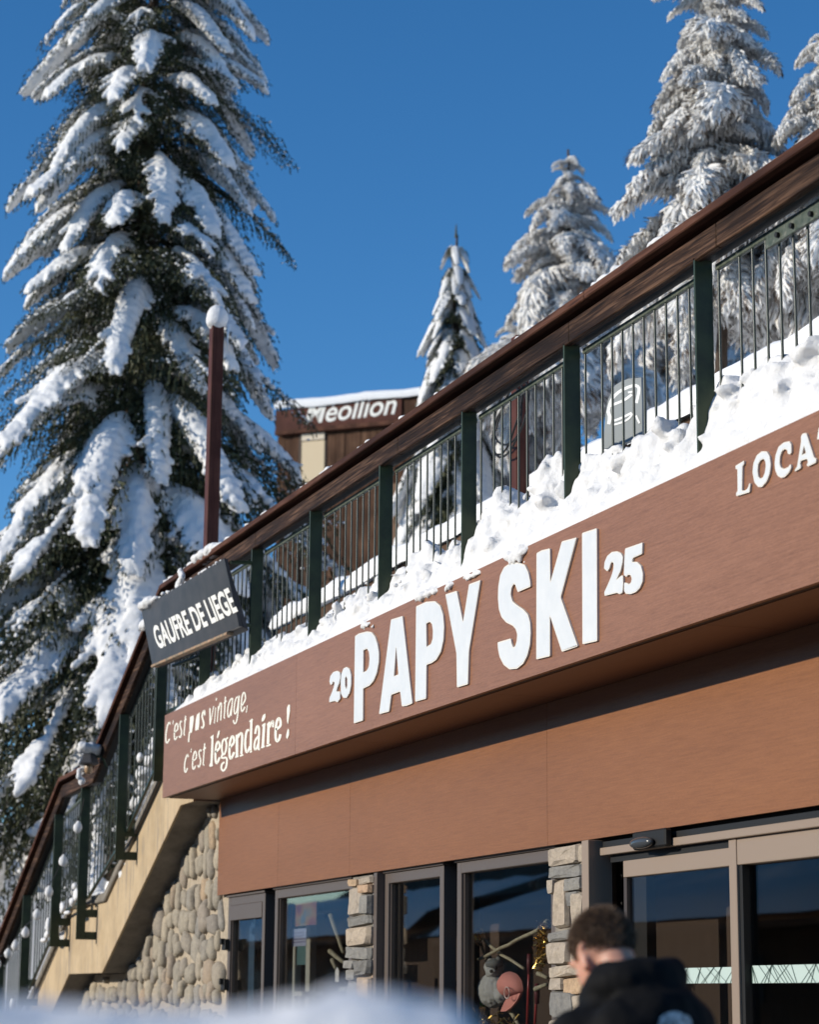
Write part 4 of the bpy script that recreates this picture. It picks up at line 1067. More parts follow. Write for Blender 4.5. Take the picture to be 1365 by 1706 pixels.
spruce('spruce_tree', SB, Hs, lambda z: max(.24, 1.1*(1-z/Hs)**.66), 96, 7, 'small slim snowy spruce standing beside the brown hotel', None, -.10, -.15, .3, .85, lambda r, z, L: r.choice(HEAVY), 2.1, .42)

# frosted larches: airy boughs of drooping rimed twigs
def frost_variant(seed):
    r = random.Random(seed); b = MB(); tw = MB()
    droop = r.uniform(.25, .5)
    for i in range(46):
        t = .08+.92*i/45; p = Vector((t, 0, .12*math.sin(PI*t)-droop*t*t))
        for s in range(7):
            L = (.08+.26*(1-t)**.6)*r.uniform(.5, 1.1); a = r.uniform(-1.5, 1.5)
            d = Vector((.55*math.cos(a)+.25, math.sin(a), r.uniform(-.55, .12))).normalized()
            rr = r.uniform(.008, .016); q1 = p+d*L*.5+Vector((0,0,-.02)); q2 = p+d*L+Vector((0,0,-.10*r.random()-.04))
            b.tube([p, p+d*L*.25, q1, (q1+q2)/2, q2], [rr*.6, rr*.9, rr*1.2, rr*.95, rr*.35], 5)
            for h_ in range(3):
                o = p.lerp(q2, r.uniform(.35, 1)); dn = Vector((r.uniform(-.4,.4), r.uniform(-.4,.4), -1)).normalized(); l2 = r.uniform(.03, .10); r2 = r.uniform(.007, .013)
                b.tube([o, o+dn*l2*.5, o+dn*l2], [r2, r2*1.15, r2*.3], 4)
            if r.random() < .6: tw.tube([p, q1, q2+d*.05+Vector((0,0,-.03))], [.007,.006,.003], 3, False)
    for i in range(12):
        t = .15+.85*i/11; p = Vector((t, 0, .12*math.sin(PI*t)-droop*t*t+.02)); b.ball(p, (.05,.028,.022), 7, 5)
    tw.tube([Vector((t/8, 0, .12*math.sin(PI*t/8)-droop*(t/8)**2)) for t in range(9)], [.014-.0013*t for t in range(9)], 4)
    bm = b.data('rime', True); bm.materials.append(M_FROST); tm = tw.data('bough'); tm.materials.append(M_TWIG)
    return tm, bm
FROSTS = [frost_variant(60+i) for i in range(5)]
def larch(base, height, rfun, n, seed, label, zstart, lean=0, p0=.25, p1=-.1):
    r = random.Random(seed); t = empty('larch_tree', base, label, 'tree')
    tm = trunk_mesh(height, .016*height, .02, seed).data('trunk', True); tm.materials.append(M_BARK); link('trunk', tm, t)
    # snow plastered up the windward side of the trunk
    b = MB()
    for i in range(40):
        z = height*.75*i/39; rr = .016*height*(1-.8*z/height); b.ball((-.4*rr, -.55*rr, z), (rr*.75, rr*.75, .2+.1*r.random()), 7, 6)
    sm = b.data('trunk_snow', True); sm.materials.append(M_SNOWTREE); link('trunk_snow', sm, t)
    az = r.random()*6
    for i in range(n):
        k = i/(n-1); z = zstart+(height-zstart-.15)*k**.9; az += 2.39996+r.uniform(-.5,.5)
        L = rfun(z/height)*r.choice([.5,.7,.85,1,1,1.1,1.35])*(1+.35*noise.noise(Vector((math.cos(az)*1.2, math.sin(az)*1.2, z*.9+seed)))); a, bm = r.choice(FROSTS)
        o = link('bough', a, t); o.location = (0,0,z); o.rotation_euler = (r.uniform(-.4,.4), p0+(p1-p0)*z/height+r.uniform(-.3,.3), az); o.scale = (L, L*r.uniform(.9,1.3), L*r.uniform(.9,1.3))
        link('rime', bm, o, kind='stuff')
    return t
b0 = atDist(950, 760, 38); t0 = atDist(950, 250, 38)
larch(b0, t0.z-b0.z, lambda k: max(.28, 2.1*(1-k)**.78), 120, 21, 'middle frost-white larch with an open pointed crown above the rail', 1.2)
b0 = atDist(1203, 660, 26); t0 = atDist(1232, -90, 26)
larch(Vector((b0.x, b0.y, b0.z)), t0.z-b0.z, lambda k: max(.2, 1.5*(1-k)**.6), 150, 22, 'tallest frost-white larch reaching past the top of the picture', 1.0)
b0 = atDist(1400, 560, 25); t0 = atDist(1392, 30, 25)
larch(b0, t0.z-b0.z, lambda k: max(.25, 1.4*(1-k)**.7), 110, 23, 'frost-white larch cut off by the right edge above the rail', .8)
b0 = atDist(1120, 790, 42); t0 = atDist(1110, 420, 42)
larch(b0, t0.z-b0.z, lambda k: max(.5, 1.9*(1-k)**.5), 80, 24, 'low bushy frosted larch seen through the balcony bars', .4)
b0 = atDist(1330, 720, 40); t0 = atDist(1320, 300, 40)
larch(b0, t0.z-b0.z, lambda k: max(.5, 1.8*(1-k)**.5), 80, 25, 'grey frosted larch behind the bars at the far right', .4)
b0 = atDist(870, 860, 41); t0 = atDist(880, 530, 41)
larch(b0, t0.z-b0.z, lambda k: max(.4, 1.5*(1-k)**.6), 70, 26, 'short frosted larch showing between the bars beside the cable post', .4)

# ------------------------------------------------------------------ hotel behind
HP = atDist(600, 690, 48); he = Vector((.668, .743, 0)); hn = Vector((.743, -.668, 0))
if hn.dot(HP) > 0: hn = -hn
def hat(px, py):
    d = ray(px, py); P = d*(HP.dot(hn)/d.dot(hn)); return (P-HP).dot(he), P.z
def hp(s, off, z): return HP+he*s+hn*off+Vector((0,0,z-HP.z))
hotel = empty('hotel_building', hp(0, -2, 3.0), 'brown plank hotel with a snowy flat roof and white sign on its parapet', 'building')
s0, _ = hat(462, 700); s1, _ = hat(800, 640)
zt = hat(600, 667)[1]; zs0 = hat(600, 672)[1]; zs1 = hat(600, 707)[1]; zsn = hat(600, 655)[1]; zbot = 6.0
def hbox(a, b_, o0, o1, z0, z1): 
    return MB().hexa([hp(a,o1,z0), hp(b_,o1,z0), hp(b_,o0,z0), hp(a,o0,z0), hp(a,o1,z1), hp(b_,o1,z1), hp(b_,o0,z1), hp(a,o0,z1)])
hbox(s0, s1, -9, -.06, zbot, zt-.05).build('wall', M_DARKWOOD, hotel)
wl, wt = hat(505, 722); wr, wb_ = hat(543, 782)
s = s0; r = random.Random(14)
while s < s1:
    wd = r.uniform(.17, .24)
    if not (wl-.1 < s+wd/2 < wr):
        hbox(s+.006, s+wd-.006, -.058, -.01-r.uniform(0,.02), zbot, zs1-.12).build('plank', M_PLANK, hotel)
    s += wd
wi = hbox(wl-.1, wr, -.05, .0, wb_-.3, wt).build('window', mat('window_surround', (.06,.04,.03), .7), hotel)
hbox(wl-.02, wr-.04, .001, .012, wb_-.25, wt-.20).build('blind', mat('cream_blind', (.62,.50,.33), .7), wi)
hbox(wl-.02, wr-.04, .002, .03, wt-.18, wt-.03).build('blind_box', mat('pale_blind_box', (.62,.54,.42), .6), wi)
hbox(s0, hat(672, 690)[0], .0, .10, zs1, zs0-.01).build('sign_board', M_POLE, hotel)
hbox(hat(674, 690)[0], s1, .0, .06, zs1, zs0-.01).build('fascia_board', M_PLANK, hotel)
hbox(s0, s1, -.0, .13, zs1-.10, zs1-.006).build('eave_strip', M_CAP, hotel)
g = MB(); n = 60
prf = [(.16,zt-.06),(.20,zt+.05),(.14,zsn-.03),(-.1,zsn),(-6,zsn+.1)]
for i in range(n+1):
    s = s0+(s1-s0)*i/n
    for o_, z in prf:
        p = hp(s, o_, z); g.v.append(tuple(p+Vector((0,0,.05*fbm(p*.9, 3)))))
mm = len(prf); g.f = [(i*mm+j, (i+1)*mm+j, (i+1)*mm+j+1, i*mm+j+1) for i in range(n) for j in range(mm-1)]
g.build('roof_snow', M_SNOWSOFT, hotel, smooth=True)
me = text_mesh('Méollion', .012, 0, .28)
ta = [hat(512, 709), hat(663, 693), hat(665, 668), hat(519, 676)]
za0, za1 = hat(515,709)[1], hat(515,676)[1]
def hot_fn(s_, t_, z):
    s = hat(511, 700)[0]+(hat(664, 685)[0]-hat(511, 700)[0])*s_
    zb0 = hat(513, 709)[1]+(hat(660, 692)[1]-hat(513, 709)[1])*s_; zt0 = hat(517, 675)[1]+(hat(630, 661)[1]-hat(517, 675)[1])*s_
    return hp(s, .105, zb0+(zt0-zb0)*t_)
map_text(me, hot_fn); local(me, hotel); me.materials.append(M_SIGNTXT); link('lettering', me, hotel)
hbox(hat(658,830)[0], s1, -3, .4, 5, hat(668,812)[1]).build('annex', mat('brown_render', (.17,.10,.06), .8), hotel)

# ------------------------------------------------------------------ window display
disp = 5.80
def sticks(name, pts, rad, label, Y=disp, group=None):
    P = [atY(px, py, Y+.005*i) for i, (px, py) in enumerate(pts)]; out = []
    for a, b_ in zip(P[:-1], P[1:]):
        for k in range(6): 
            t = k/6; p = a.lerp(b_, t); out.append(p+Vector((0, .006*noise.noise(p*9), .012*noise.noise(p*6+Vector((3,1,0))))))
    out.append(P[-1])
    return MB().tube(out, [rad*(1-.35*i/len(out)) for i in range(len(out))], 7).build(name, M_STICK, None, smooth=True, label=label, cat='branch', group=group)
M_STICK = mat('pale_birch_stick', (.34,.31,.22), .8)
q = N(M_STICK); gg = q.noise(q.coords((3,3,3)), 12, 5, .7); q.color(q.ramp(gg, [(.3, (.2,.18,.12)), (.6, (.38,.35,.25))]))
Z6 = lambda x, y: (740+x/5.25, 1400+y/5.25)
sticks('branch', [Z6(905,700), Z6(820,780), Z6(440,970), Z6(180,1085)], .015, 'pale branch slanting up to the right in the crossed pair above the plush toy')
sticks('branch', [Z6(190,740), Z6(320,850), Z6(470,970), Z6(700,1120)], .015, 'pale branch slanting down to the right with tinsel on its upper end', disp+.04)
sticks('branch', [Z6(315,885), Z6(385,1065)], .010, 'short thin branch behind the plush toy head', disp+.06)
sticks('branch', [Z6(800,1300), Z6(900,1258)], .017, 'short pale branch end beside the stone pillar', disp+.01)
sticks('branch', [Z6(820,1165), Z6(905,1200)], .016, 'upper short branch end by the stone pillar', disp+.05)
sticks('branch', [Z6(185,1250), Z6(290,1450), Z6(380,1620)], .016, 'pale branch going down past the green plane', disp+.05)
sticks('branch', [Z6(575,1480), Z6(660,1620)], .016, 'pale branch below the pink cap', disp+.05)
W8 = lambda x, y: (360+x/6.205, 1480+y/6.205)
sticks('branch', [W8(1185,270), W8(1250,470), W8(1320,660)], .022, 'long pale branch leaning on the stone pillar in the first window', 5.79)
sticks('branch', [W8(1175,650), W8(1320,760)], .022, 'lower pale branch pointing at the stone pillar in the first window', 5.79)
sticks('branch', [W8(1200,740), W8(1240,830)], .02, 'stub of pale branch above the white tag', 5.79)
tg = MB().box(*[0]*6) if False else None
c = atY(*W8(1250,885), 5.765)
MB().box(c.x-.045, c.x+.045, 5.765, 5.769, c.z-.06, c.z+.03).add([(c.x-.045,5.766,c.z+.03),(c.x+.045,5.766,c.z+.03),(c.x,5.767,c.z+.06)], [(0,1,2)]).build('price_tag', mat('white_card', (.8,.8,.78), .7), None, label='small white tag hanging from a branch in the first window', cat='tag')
M_GOLD = mat('gold_tinsel', (.55,.36,.10), .25, .9)
def tinsel(pts, n, sp, label, seed, Y=disp-.02):
    r = random.Random(seed); P = [atY(x, y, Y) for x, y in pts]; b = MB()
    for i in range(n):
        t = r.random()*(len(P)-1); k = min(int(t), len(P)-2); p = P[k].lerp(P[k+1], t-k)+Vector((r.gauss(0,sp), r.gauss(0,sp*.4), r.gauss(0,sp*.55)))
        d = Vector((r.uniform(-1,1), r.uniform(-1,1), r.uniform(-1,1))).normalized()*r.uniform(.01,.025); e = d.cross(Vector((r.uniform(-1,1),r.uniform(-1,1),.3))).normalized()*.004
        b.add([p-d-e, p+d-e, p+d+e, p-d+e], [(0,1,2,3)])
    b.build('tinsel_garland', M_GOLD, None, label=label, cat='tinsel')
tinsel([Z6(180,710), Z6(300,850)], 260, .045, 'gold tinsel wound on the upper left branch end', 1)
tinsel([Z6(880,720), Z6(850,900), Z6(835,1100)], 300, .035, 'gold tinsel hanging beside the stone pillar', 2)
tinsel([Z6(300,1500), Z6(380,1600), Z6(640,1590)], 160, .06, 'gold tinsel along the bottom of the display', 3)
# plush
M_PLUSH = mat('grey_plush', (.36,.37,.36), .95); M_PLUSH2 = mat('dark_grey_plush', (.13,.14,.14), .95)
pc = atY(*Z6(430,1290), 5.86); k = 1/ (5.25*250)
plush = empty('plush_toy', pc, 'grey and white plush animal sitting in the shop window beside the pink cap', 'plush toy')
def pz(x, y, Y=6.0): return atY(*Z6(x, y), 5.86+(Y-6.0)*.6)
b = MB(); b.ball(pz(430,1310), (.17,.10,.115), 14, 10); b.ball(pz(452,1215), (.062,.055,.10), 12, 9); b.ball(pz(438,1110), (.088,.066,.066), 12, 9)
b.ball(pz(420,1150,5.94), (.055,.05,.035), 10, 7)
b.ball(pz(500,1350,5.95), (.06,.05,.06), 10, 8); b.ball(pz(370,1360,5.95), (.06,.05,.06), 10, 8)
me = remesh(b, .010, 2, lambda p: .007*fbm(p*34, 3)); me.materials.append(M_PLUSH); local(me, plush); link('body', me, plush)
for x in (400, 478):
    b = MB(); b.ball(pz(x,1052), (.03,.02,.04), 9, 7); b.build('ear', M_PLUSH2, plush, smooth=True)
b = MB(); b.ball(pz(440,1078,5.97), (.09,.06,.035), 10, 7); b.build('head_top', M_PLUSH2, plush, smooth=True)
for x in (412, 452):
    b = MB(); b.ball(pz(x,1112,5.925), (.013,.013,.013), 8, 6); b.build('eye', M_BLACK, plush, smooth=True)
MB().ball(pz(415,1142,5.89), (.017,.012,.012), 8, 6).build('nose', M_BLACK, plush, smooth=True)
# green toy plane
gp = empty('toy_plane', pz(260,1340), 'bright green toy plane beside the plush animal', 'toy'); M_GRN = mat('bright_green_plastic', (.09,.42,.03), .35)
MB().limb(pz(190,1350,6.0), pz(345,1390,6.0), .028, .05).build('fuselage', M_GRN, gp, smooth=True)
MB().prism_xz([(a.x,a.z) for a in (pz(200,1345), pz(330,1300), pz(345,1318), pz(215,1370))], 5.80, 5.82).build('wing', M_GRN, gp, bevel=.004)
MB().prism_xz([(a.x,a.z) for a in (pz(178,1290), pz(215,1330), pz(205,1390), pz(182,1385))], 5.85, 5.87).build('tail', M_GRN, gp, bevel=.004)
MB().ball(pz(290,1355,5.95), (.03,.03,.022), 8, 6).build('cockpit', M_BLACK, gp, smooth=True)
# pink cap hanging by its back
M_PINK = mat('dusty_pink_cotton', (.60,.24,.20), .85)
capo = empty('baseball_cap', pz(600,1290,5.95), 'dusty pink baseball cap with a round badge hanging in the window', 'cap')
crown = px_poly([(572,1140),(545,1170),(520,1210),(512,1260),(520,1330),(560,1370),(620,1355),(690,1330),(694,1290),(680,1220),(640,1165)], 740, 1400, 5.25, 5.84)
def puffy(poly, y0, d, name, m, par, n=5):
    cx = sum(p[0] for p in poly)/len(poly); cz_ = sum(p[1] for p in poly)/len(poly); poly = rounded(poly, .03); b = MB(); mm = len(poly)
    for i in range(n+1):
        t = i/n; sc = math.cos(t*PI/2*.97); dy = -d*math.sin(t*PI/2)
        for p in poly: b.v.append((cx+(p[0]-cx)*sc, y0+dy, cz_+(p[1]-cz_)*sc))
    b.f = [(i*mm+j, i*mm+(j+1) % mm, (i+1)*mm+(j+1) % mm, (i+1)*mm+j) for i in range(n) for j in range(mm)]+[tuple(range(n*mm, n*mm+mm))]
    return b.build(name, m, par, smooth=True)
puffy(crown, 5.84, .085, 'crown', M_PINK, capo)
brim = px_poly([(690,1330),(655,1400),(610,1455),(560,1492),(510,1495),(520,1470),(545,1410),(575,1372),(630,1350)], 740, 1400, 5.25, 5.82)
MB().prism_xz(rounded(brim, .02), 5.805, 5.82).build('brim', M_PINK, capo, bevel=.004)
b = MB(); cc = atY(*Z6(550,1330), 5.757); b.tube([cc+Vector((.045*math.cos(a*.35), 0, .037*math.sin(a*.35))) for a in range(19)], .004, 5); b.build('badge', mat('pale_badge', (.75,.55,.5), .8), capo)
# ski poles
M_RED = mat('red_lacquer', (.30,.03,.03), .3)
for i, (a, b_, lab) in enumerate((((748,1030),(728,1640),'taller red ski pole nearest the pink cap'), ((815,1290),(795,1640),'shorter red ski pole nearest the stone pillar'))):
    p0, p1 = pz(*a, 6.0), pz(*b_, 6.0); sp_ = empty('ski_pole', p1, lab, 'ski pole')
    MB().tube([p1, p0], .009, 7).build('shaft', M_RED, sp_, smooth=True)
    MB().tube([p0+Vector((0,0,-.10)), p0+Vector((0,0,-.03)), p0+Vector((0,0,.03))], [.014,.02,.016], 8).build('grip', mat('pole_grip', (.10,.015,.02), .5), sp_, smooth=True)
# posters in the first window
pw = [W8(720,110), W8(1040,60), W8(1040,400), W8(720,400)]
P = [atY(*p, 5.80) for p in pw]; po = empty('wall_poster', P[3], 'faded colourful poster inside the first window', 'poster')
M_POST = mat('poster_print', (.4,.2,.1), .7); q = N(M_POST); gg = q.noise(q.coords((1,1,1.6)), 3.2, 3, .5)
q.color(q.ramp(gg, [(.30, (.05,.08,.15)), (.42, (.16,.04,.04)), (.5, (.26,.11,.05)), (.58, (.27,.19,.07)), (.68, (.10,.16,.20))]))
x0, x1 = P[0].x, P[1].x
MB().box(x0, x1, 5.80, 5.805, P[3].z, P[0].z-.02).build('sheet', M_POST, po)
P = [atY(*W8(790,420), 5.79), atY(*W8(930,590), 5.79)]
n2_ = empty('notice_sheet', P[1], 'pale blue printed notice under the colourful poster', 'notice')
MB().box(P[0].x, P[1].x, 5.79, 5.793, P[1].z, P[0].z).build('sheet', mat('notice_paper', (.32,.36,.50), .7), n2_)
b = MB(); r = random.Random(6); zz = P[0].z-.03
while zz > P[1].z+.03:
    x = P[0].x+.04
    while x < P[1].x-.06:
        l_ = r.uniform(.03,.10); b.box(x, min(x+l_, P[1].x-.03), 5.788, 5.789, zz-.008, zz); x += l_+.02
    zz -= .026
b.build('printed_lines', mat('notice_ink', (.08,.08,.18), .7), n2_)
# fittings glimpsed through the first two panes
rk = empty('display_rack', (-18.1, 6.3, GROUND+.05), 'pale display rack with green shelf inside the first window', 'rack')
M_PALE = mat('pale_fitting', (.45,.46,.42), .6); M_GRNS = mat('green_shelf', (.02,.16,.10), .5)
for x in (-18.55, -17.9):
    MB().box(x-.035, x+.035, 6.28, 6.34, GROUND+.05, .30).build('upright', M_PALE, rk)
MB().box(-18.0, -17.0, 6.1, 6.4, -.02, .02).build('shelf', M_GRNS, rk); MB().box(-18.6, -17.9, 6.15, 6.4, .06, .1).build('shelf', M_PALE, rk)
dk = empty('door_stand', (-19.8, 6.4, GROUND+.05), 'white framed stand behind the side door glass', 'stand')
MB().box(-20.15, -20.05, 6.2, 6.26, GROUND+.05, .75).build('upright', M_PALE, dk); MB().box(-19.72, -19.60, 6.2, 6.26, GROUND+.05, .78).build('upright', M_PALE, dk)
MB().box(-20.02, -19.75, 6.21, 6.24, .30, .74).build('panel', mat('teal_panel', (.10,.20,.22), .4), dk); MB().box(-20.15, -19.45, 6.2, 6.28, .70, .745).build('top_rail', M_PALE, dk); MB().box(-20.05, -19.5, 6.1, 6.3, .02, .06).build('shelf', M_PALE, dk)

# ------------------------------------------------------------------ street opposite, seen in the panes
def chalet(x0, x1, y, zt_, label, col):
    c = empty('opposite_chalet', ((x0+x1)/2, y, GROUND), label, 'building')
    MB().box(x0, x1, y-8, y, GROUND, zt_).build('wall', col, c)
    MB().add([(x0-1,y+1.2,zt_-.1),(x1+1,y+1.2,zt_-.1),(x1+1,y-4,zt_+1.5),(x0-1,y-4,zt_+1.5),(x0-1,y+1.2,zt_+.05),(x1+1,y+1.2,zt_+.05),(x1+1,y-4,zt_+1.65),(x0-1,y-4,zt_+1.65)], [(3,2,1,0),(4,5,6,7),(0,1,5,4),(1,2,6,5),(2,3,7,6),(3,0,4,7)]).build('roof', M_DARKWOOD, c)
    g = MB(); n, m_ = 40, 8
    for i in range(n+1):
        x = x0-1.1+(x1-x0+2.2)*i/n
        for j in range(m_+1):
            t = j/m_; yy = y+1.35-5.4*t; z = zt_+.05+1.62*t; th = (.5+.10*fbm(Vector((x*.6, t*2, 5)), 3))*sstep(-.02, .12, t+.03)
            g.v.append((x, yy+.1*fbm(Vector((x*.8, 1, t*3)), 2), z+th))
    g.f = [(i*(m_+1)+j, (i+1)*(m_+1)+j, (i+1)*(m_+1)+j+1, i*(m_+1)+j+1) for i in range(n) for j in range(m_)]
    g.build('roof_snow', M_SNOWSOFT, c, smooth=True)
    for k in range(int((x1-x0)/5)):
        xx = x0+2+k*5; wn = MB().box(xx, xx+1.2, y+.002, y+.05, .0, 1.1).build('window', M_BLACK, c)
chalet(-98, -70, -15, 2.0, 'long dark chalet across the street reflected in the left panes', M_DARKWOOD)
chalet(-66, -38, -15, 1.75, 'low dark chalet across the street reflected in the entrance panes', M_DARKWOOD)

g = MB(); ox = [-150+6*i for i in range(40)]; oy = [-24,-29,-33,-37,-41,-45,-52,-70,-110]; oz = [0,2.2,5.0,7.6,9.6,10.6,11,11.5,12]  # wooded rise, its height and dark tone set to hold off low sky light
for x in ox:
    for y, z in zip(oy, oz): g.v.append((x, y, GROUND+.02+z*(1+.25*noise.noise(Vector((x*.05, y*.05, 3))))))
mm = len(oy); g.f = [(i*mm+j, i*mm+j+1, (i+1)*mm+j+1, (i+1)*mm+j) for i in range(len(ox)-1) for j in range(mm-1)]
M_FOREST = mat('dark_conifer_slope', (.03,.036,.028), .95)
q = N(M_FOREST); gg = q.noise(q.coords((1,1,.5)), 1.2, 6, .7); q.color(q.ramp(gg, [(.35, (.014,.018,.012)), (.6, (.04,.045,.034)), (.75, (.22,.23,.25))]))
g.build('opposite_hillside', M_FOREST, smooth=True, kind='structure', label='dark wooded hillside across the street, shaped to cut low sky fill')
for i, (x_, y_, hh_, lab) in enumerate(((-97, -24, 6.2, 'behind the far end of the long chalet across the street'), (-85, -25, 6.6, 'behind the middle of the long chalet across the street'), (-74, -24, 5.9, 'between the two chalets across the street'), (-61, -25, 6.4, 'behind the far half of the low chalet across the street'), (-49, -24, 6.0, 'behind the near half of the low chalet across the street'))):
    rr_ = random.Random(200+i)
    tt = empty('spruce_tree', Vector((x_, y_, GROUND)), 'snowy spruce '+lab, 'tree', 'spruces across the street')
    tm = trunk_mesh(hh_, .14, .03, i).data('trunk', True); tm.materials.append(M_BARK); link('trunk', tm, tt)
    for k in range(34):
        z_ = .8+(hh_-1)*k/33; nm, sm = rr_.choice(BOUGHS+SPARSE); o = link('bough', nm, tt); o.location = (0,0,z_); L_ = max(.25, 2.1*(1-z_/hh_)); o.scale = (L_, L_, L_)
        o.rotation_euler = (0, .2, k*2.4+rr_.random()); link('snow', sm, o, kind='stuff')

# ------------------------------------------------------------------ person
pm = Vector((-5.66, 2.60, 0)); pm = atDist(1003, 1585, 6.2)
per = empty('person', (pm.x, pm.y, GROUND), 'man in a black hooded jacket with cropped brown hair seen from behind, looking down', 'person')
ang = math.atan2(CF.y, CF.x)+math.radians(38)
HC = pm.z-GROUND       # head centre height
def build_person():
    body = MB(); hx = .0
    Rh = Matrix.Rotation(math.radians(30), 3, 'Y')
    hc = Vector((0, 0, HC))
    def H(x, y, z): return hc+Rh@Vector((x, y, z))
    body.ball(H(-.012,0,.020), (.094,.072,.092), 18, 14, Rh); body.ball(H(.03,0,-.04), (.068,.062,.075), 16, 12, Rh)
    body.ball(H(.085,0,-.085), (.028,.035,.03), 10, 8, Rh); body.ball(H(.098,0,-.018), (.018,.014,.026), 10, 8, Rh)
    for s in (-1, 1):
        for k in range(9):
            a = -2.1+k*.52; body.ball(H(.0+.018*math.cos(a)-.004*k*.2, s*(.076+.010*(1 if math.cos(a) < 0 else .3)), -.02+.030*math.sin(a)), (.0075,.0065,.0085), 7, 5)
        body.ball(H(.004, s*.074, -.02), (.016,.008,.026), 9, 7, Rh); body.ball(H(.006, s*.073, -.052), (.008,.007,.010), 7, 5)
        body.ball(H(.088, s*.03, .012), (.014,.017,.012), 8, 6)
    nb = Vector((-.105, 0, HC-.138))
    body.limb(H(-.035,0,-.04), nb, .056, .064, 12)
    pel = Vector((-.20, 0, .92))
    body.limb(nb+Vector((-.01,0,-.05)), pel, .10, .13, 12)
    for s in (-1, 1):
        sh = Vector((-.10, s*.19, HC-.235)); el = Vector((-.12, s*.27, HC-.54)); ha = Vector((.08, s*.19, HC-.70))
        body.limb(nb, sh, .06, .065); body.limb(sh, el, .052, .042); body.limb(el, ha, .04, .03)
        body.ball(ha+Vector((.045,0,-.01)), (.045,.02,.04), 9, 7)
        for f_ in range(4): body.limb(ha+Vector((.07, s*(-.01), .028-.02*f_)), ha+Vector((.125-.01*(f_ == 3), s*(-.02), .015-.021*f_)), .0095, .008, 7)
        body.limb(ha+Vector((.03, 0, .03)), ha+Vector((.085, s*-.015, .055)), .011, .009, 7)
        body.limb(pel+Vector((0, s*.09, -.02)), Vector((-.10, s*.11, .50)), .085, .058); body.limb(Vector((-.10, s*.11, .50)), Vector((-.14, s*.12, .09)), .055, .04)
        body.limb(Vector((-.15, s*.12, .05)), Vector((.04, s*.13, .04)), .04, .035)
    bm = remesh(body, .0085, 3, None, 'body')
    skin = mat('skin', (.52,.27,.19), .5); qq = N(skin); skin.node_tree.nodes['Principled BSDF'].inputs['Subsurface Weight'].default_value = .35
    qq.b.inputs['Subsurface Radius'].default_value = (1.0,.3,.15); qq.b.inputs['Subsurface Scale'].default_value = .02
    bm.materials.append(skin); bo = link('body', bm, per)
    # jacket
    j = MB(); nbk = nb+Vector((-.03,0,-.03))
    j.limb(nbk+Vector((-.02,0,-.08)), pel+Vector((0,0,.0)), .155, .175, 14)
    for s in (-1, 1):
        sh = Vector((-.10, s*.20, HC-.25)); el = Vector((-.13, s*.29, HC-.54)); ha = Vector((.05, s*.20, HC-.69))
        j.limb(nbk+Vector((0, s*.06, -.03)), sh, .105, .090); j.limb(sh, el, .086, .07); j.limb(el, ha, .068, .052)
        j.limb(pel+Vector((0, s*.08, .1)), pel+Vector((0, s*.08, -.06)), .14, .14)
    for k in range(22):     # collar and folded hood around the neck
        a = PI*.22+2*PI*.78*k/21; rr = .105
        up = .035*(1-math.cos(a))
        c = nb+Vector((-.015+rr*math.cos(a)*.95, rr*math.sin(a)*1.05, .035+up*.5-.03*(math.cos(a) > 0)))
        j.ball(c, (.046,.046,.058), 9, 7)
    for k in range(15):     # hood lying on the shoulders
        t = -1+2*k/14; j.ball(nb+Vector((-.16+.06*t*t, .15*t, -.03-.03*t*t)), (.06,.06,.075), 10, 8)
        j.ball(nb+Vector((-.15+.05*t*t, .11*t, -.12)), (.06,.06,.07), 10, 8)
    jm = remesh(j, .013, 3, lambda p: .014*noise.noise(Vector((p.x*6, p.y*6, p.z*13)))+.006*fbm(p*22, 2), 'jacket')
    jk = mat('black_softshell', (.0045,.0045,.005), .8, 0, .15); jm.materials.append(jk); jo = link('jacket', jm, per)
    # print on the back
    bvh = BVHTree.FromPolygons([v.co.copy() for v in jm.vertices], [tuple(p.vertices) for p in jm.polygons])
    white = mat('faded_white_print', (.50,.50,.50), .8); qn = N(white); gg = qn.noise(qn.coords(), 60, 4, .7, 1.0); qn.color(qn.ramp(gg, [(.38, (.10,.10,.10)), (.52, (.58,.58,.58))]))
    def printed(outline, name):
        b = MB(); cx = sum(p[0] for p in outline)/len(outline); cz_ = sum(p[1] for p in outline)/len(outline); n = len(outline); ok = []
        for sc in (0, .5, 1):
            for (y, z) in ([(cx, cz_)] if sc == 0 else [(cx+(a-cx)*sc, cz_+(c-cz_)*sc) for a, c in outline]):
                h = bvh.ray_cast(Vector((-1.2, y, z)), Vector((1,0,0)))
                b.v.append(tuple(h[0]+Vector((-.003,0,0))) if h[0] else (-.3, y, z))
        b.f = [(0, 1+i, 1+(i+1) % n) for i in range(n)]+[(1+i, 1+n+i, 1+n+(i+1) % n, 1+(i+1) % n) for i in range(n)]
        me = b.data(name, True); me.materials.append(white); link(name, me, jo)
    zc_ = HC-.20
    printed([(.04+.055*math.cos(a)*(1+.1*math.sin(3*a)), zc_+.05*math.sin(a)*(1+.08*math.cos(2*a))) for a in [i*2*PI/18 for i in range(18)]], 'back_print')
    printed([(-.085,zc_-.01),(-.105,zc_-.005),(-.11,zc_-.03),(-.09,zc_-.04)], 'back_print')
    # trousers, shoes
    t_ = MB(); t_.limb(pel+Vector((0,0,.02)), pel+Vector((0,0,-.06)), .135, .14)
    for s in (-1, 1):
        t_.limb(pel+Vector((0, s*.09, -.04)), Vector((-.10, s*.11, .50)), .105, .08); t_.limb(Vector((-.10, s*.11, .50)), Vector((-.14, s*.12, .11)), .078, .07)
    tm = remesh(t_, .016, 3, lambda p: .01*noise.noise(p*9)); tm.materials.append(mat('dark_denim', (.02,.024,.035), .85)); link('trousers', tm, per)
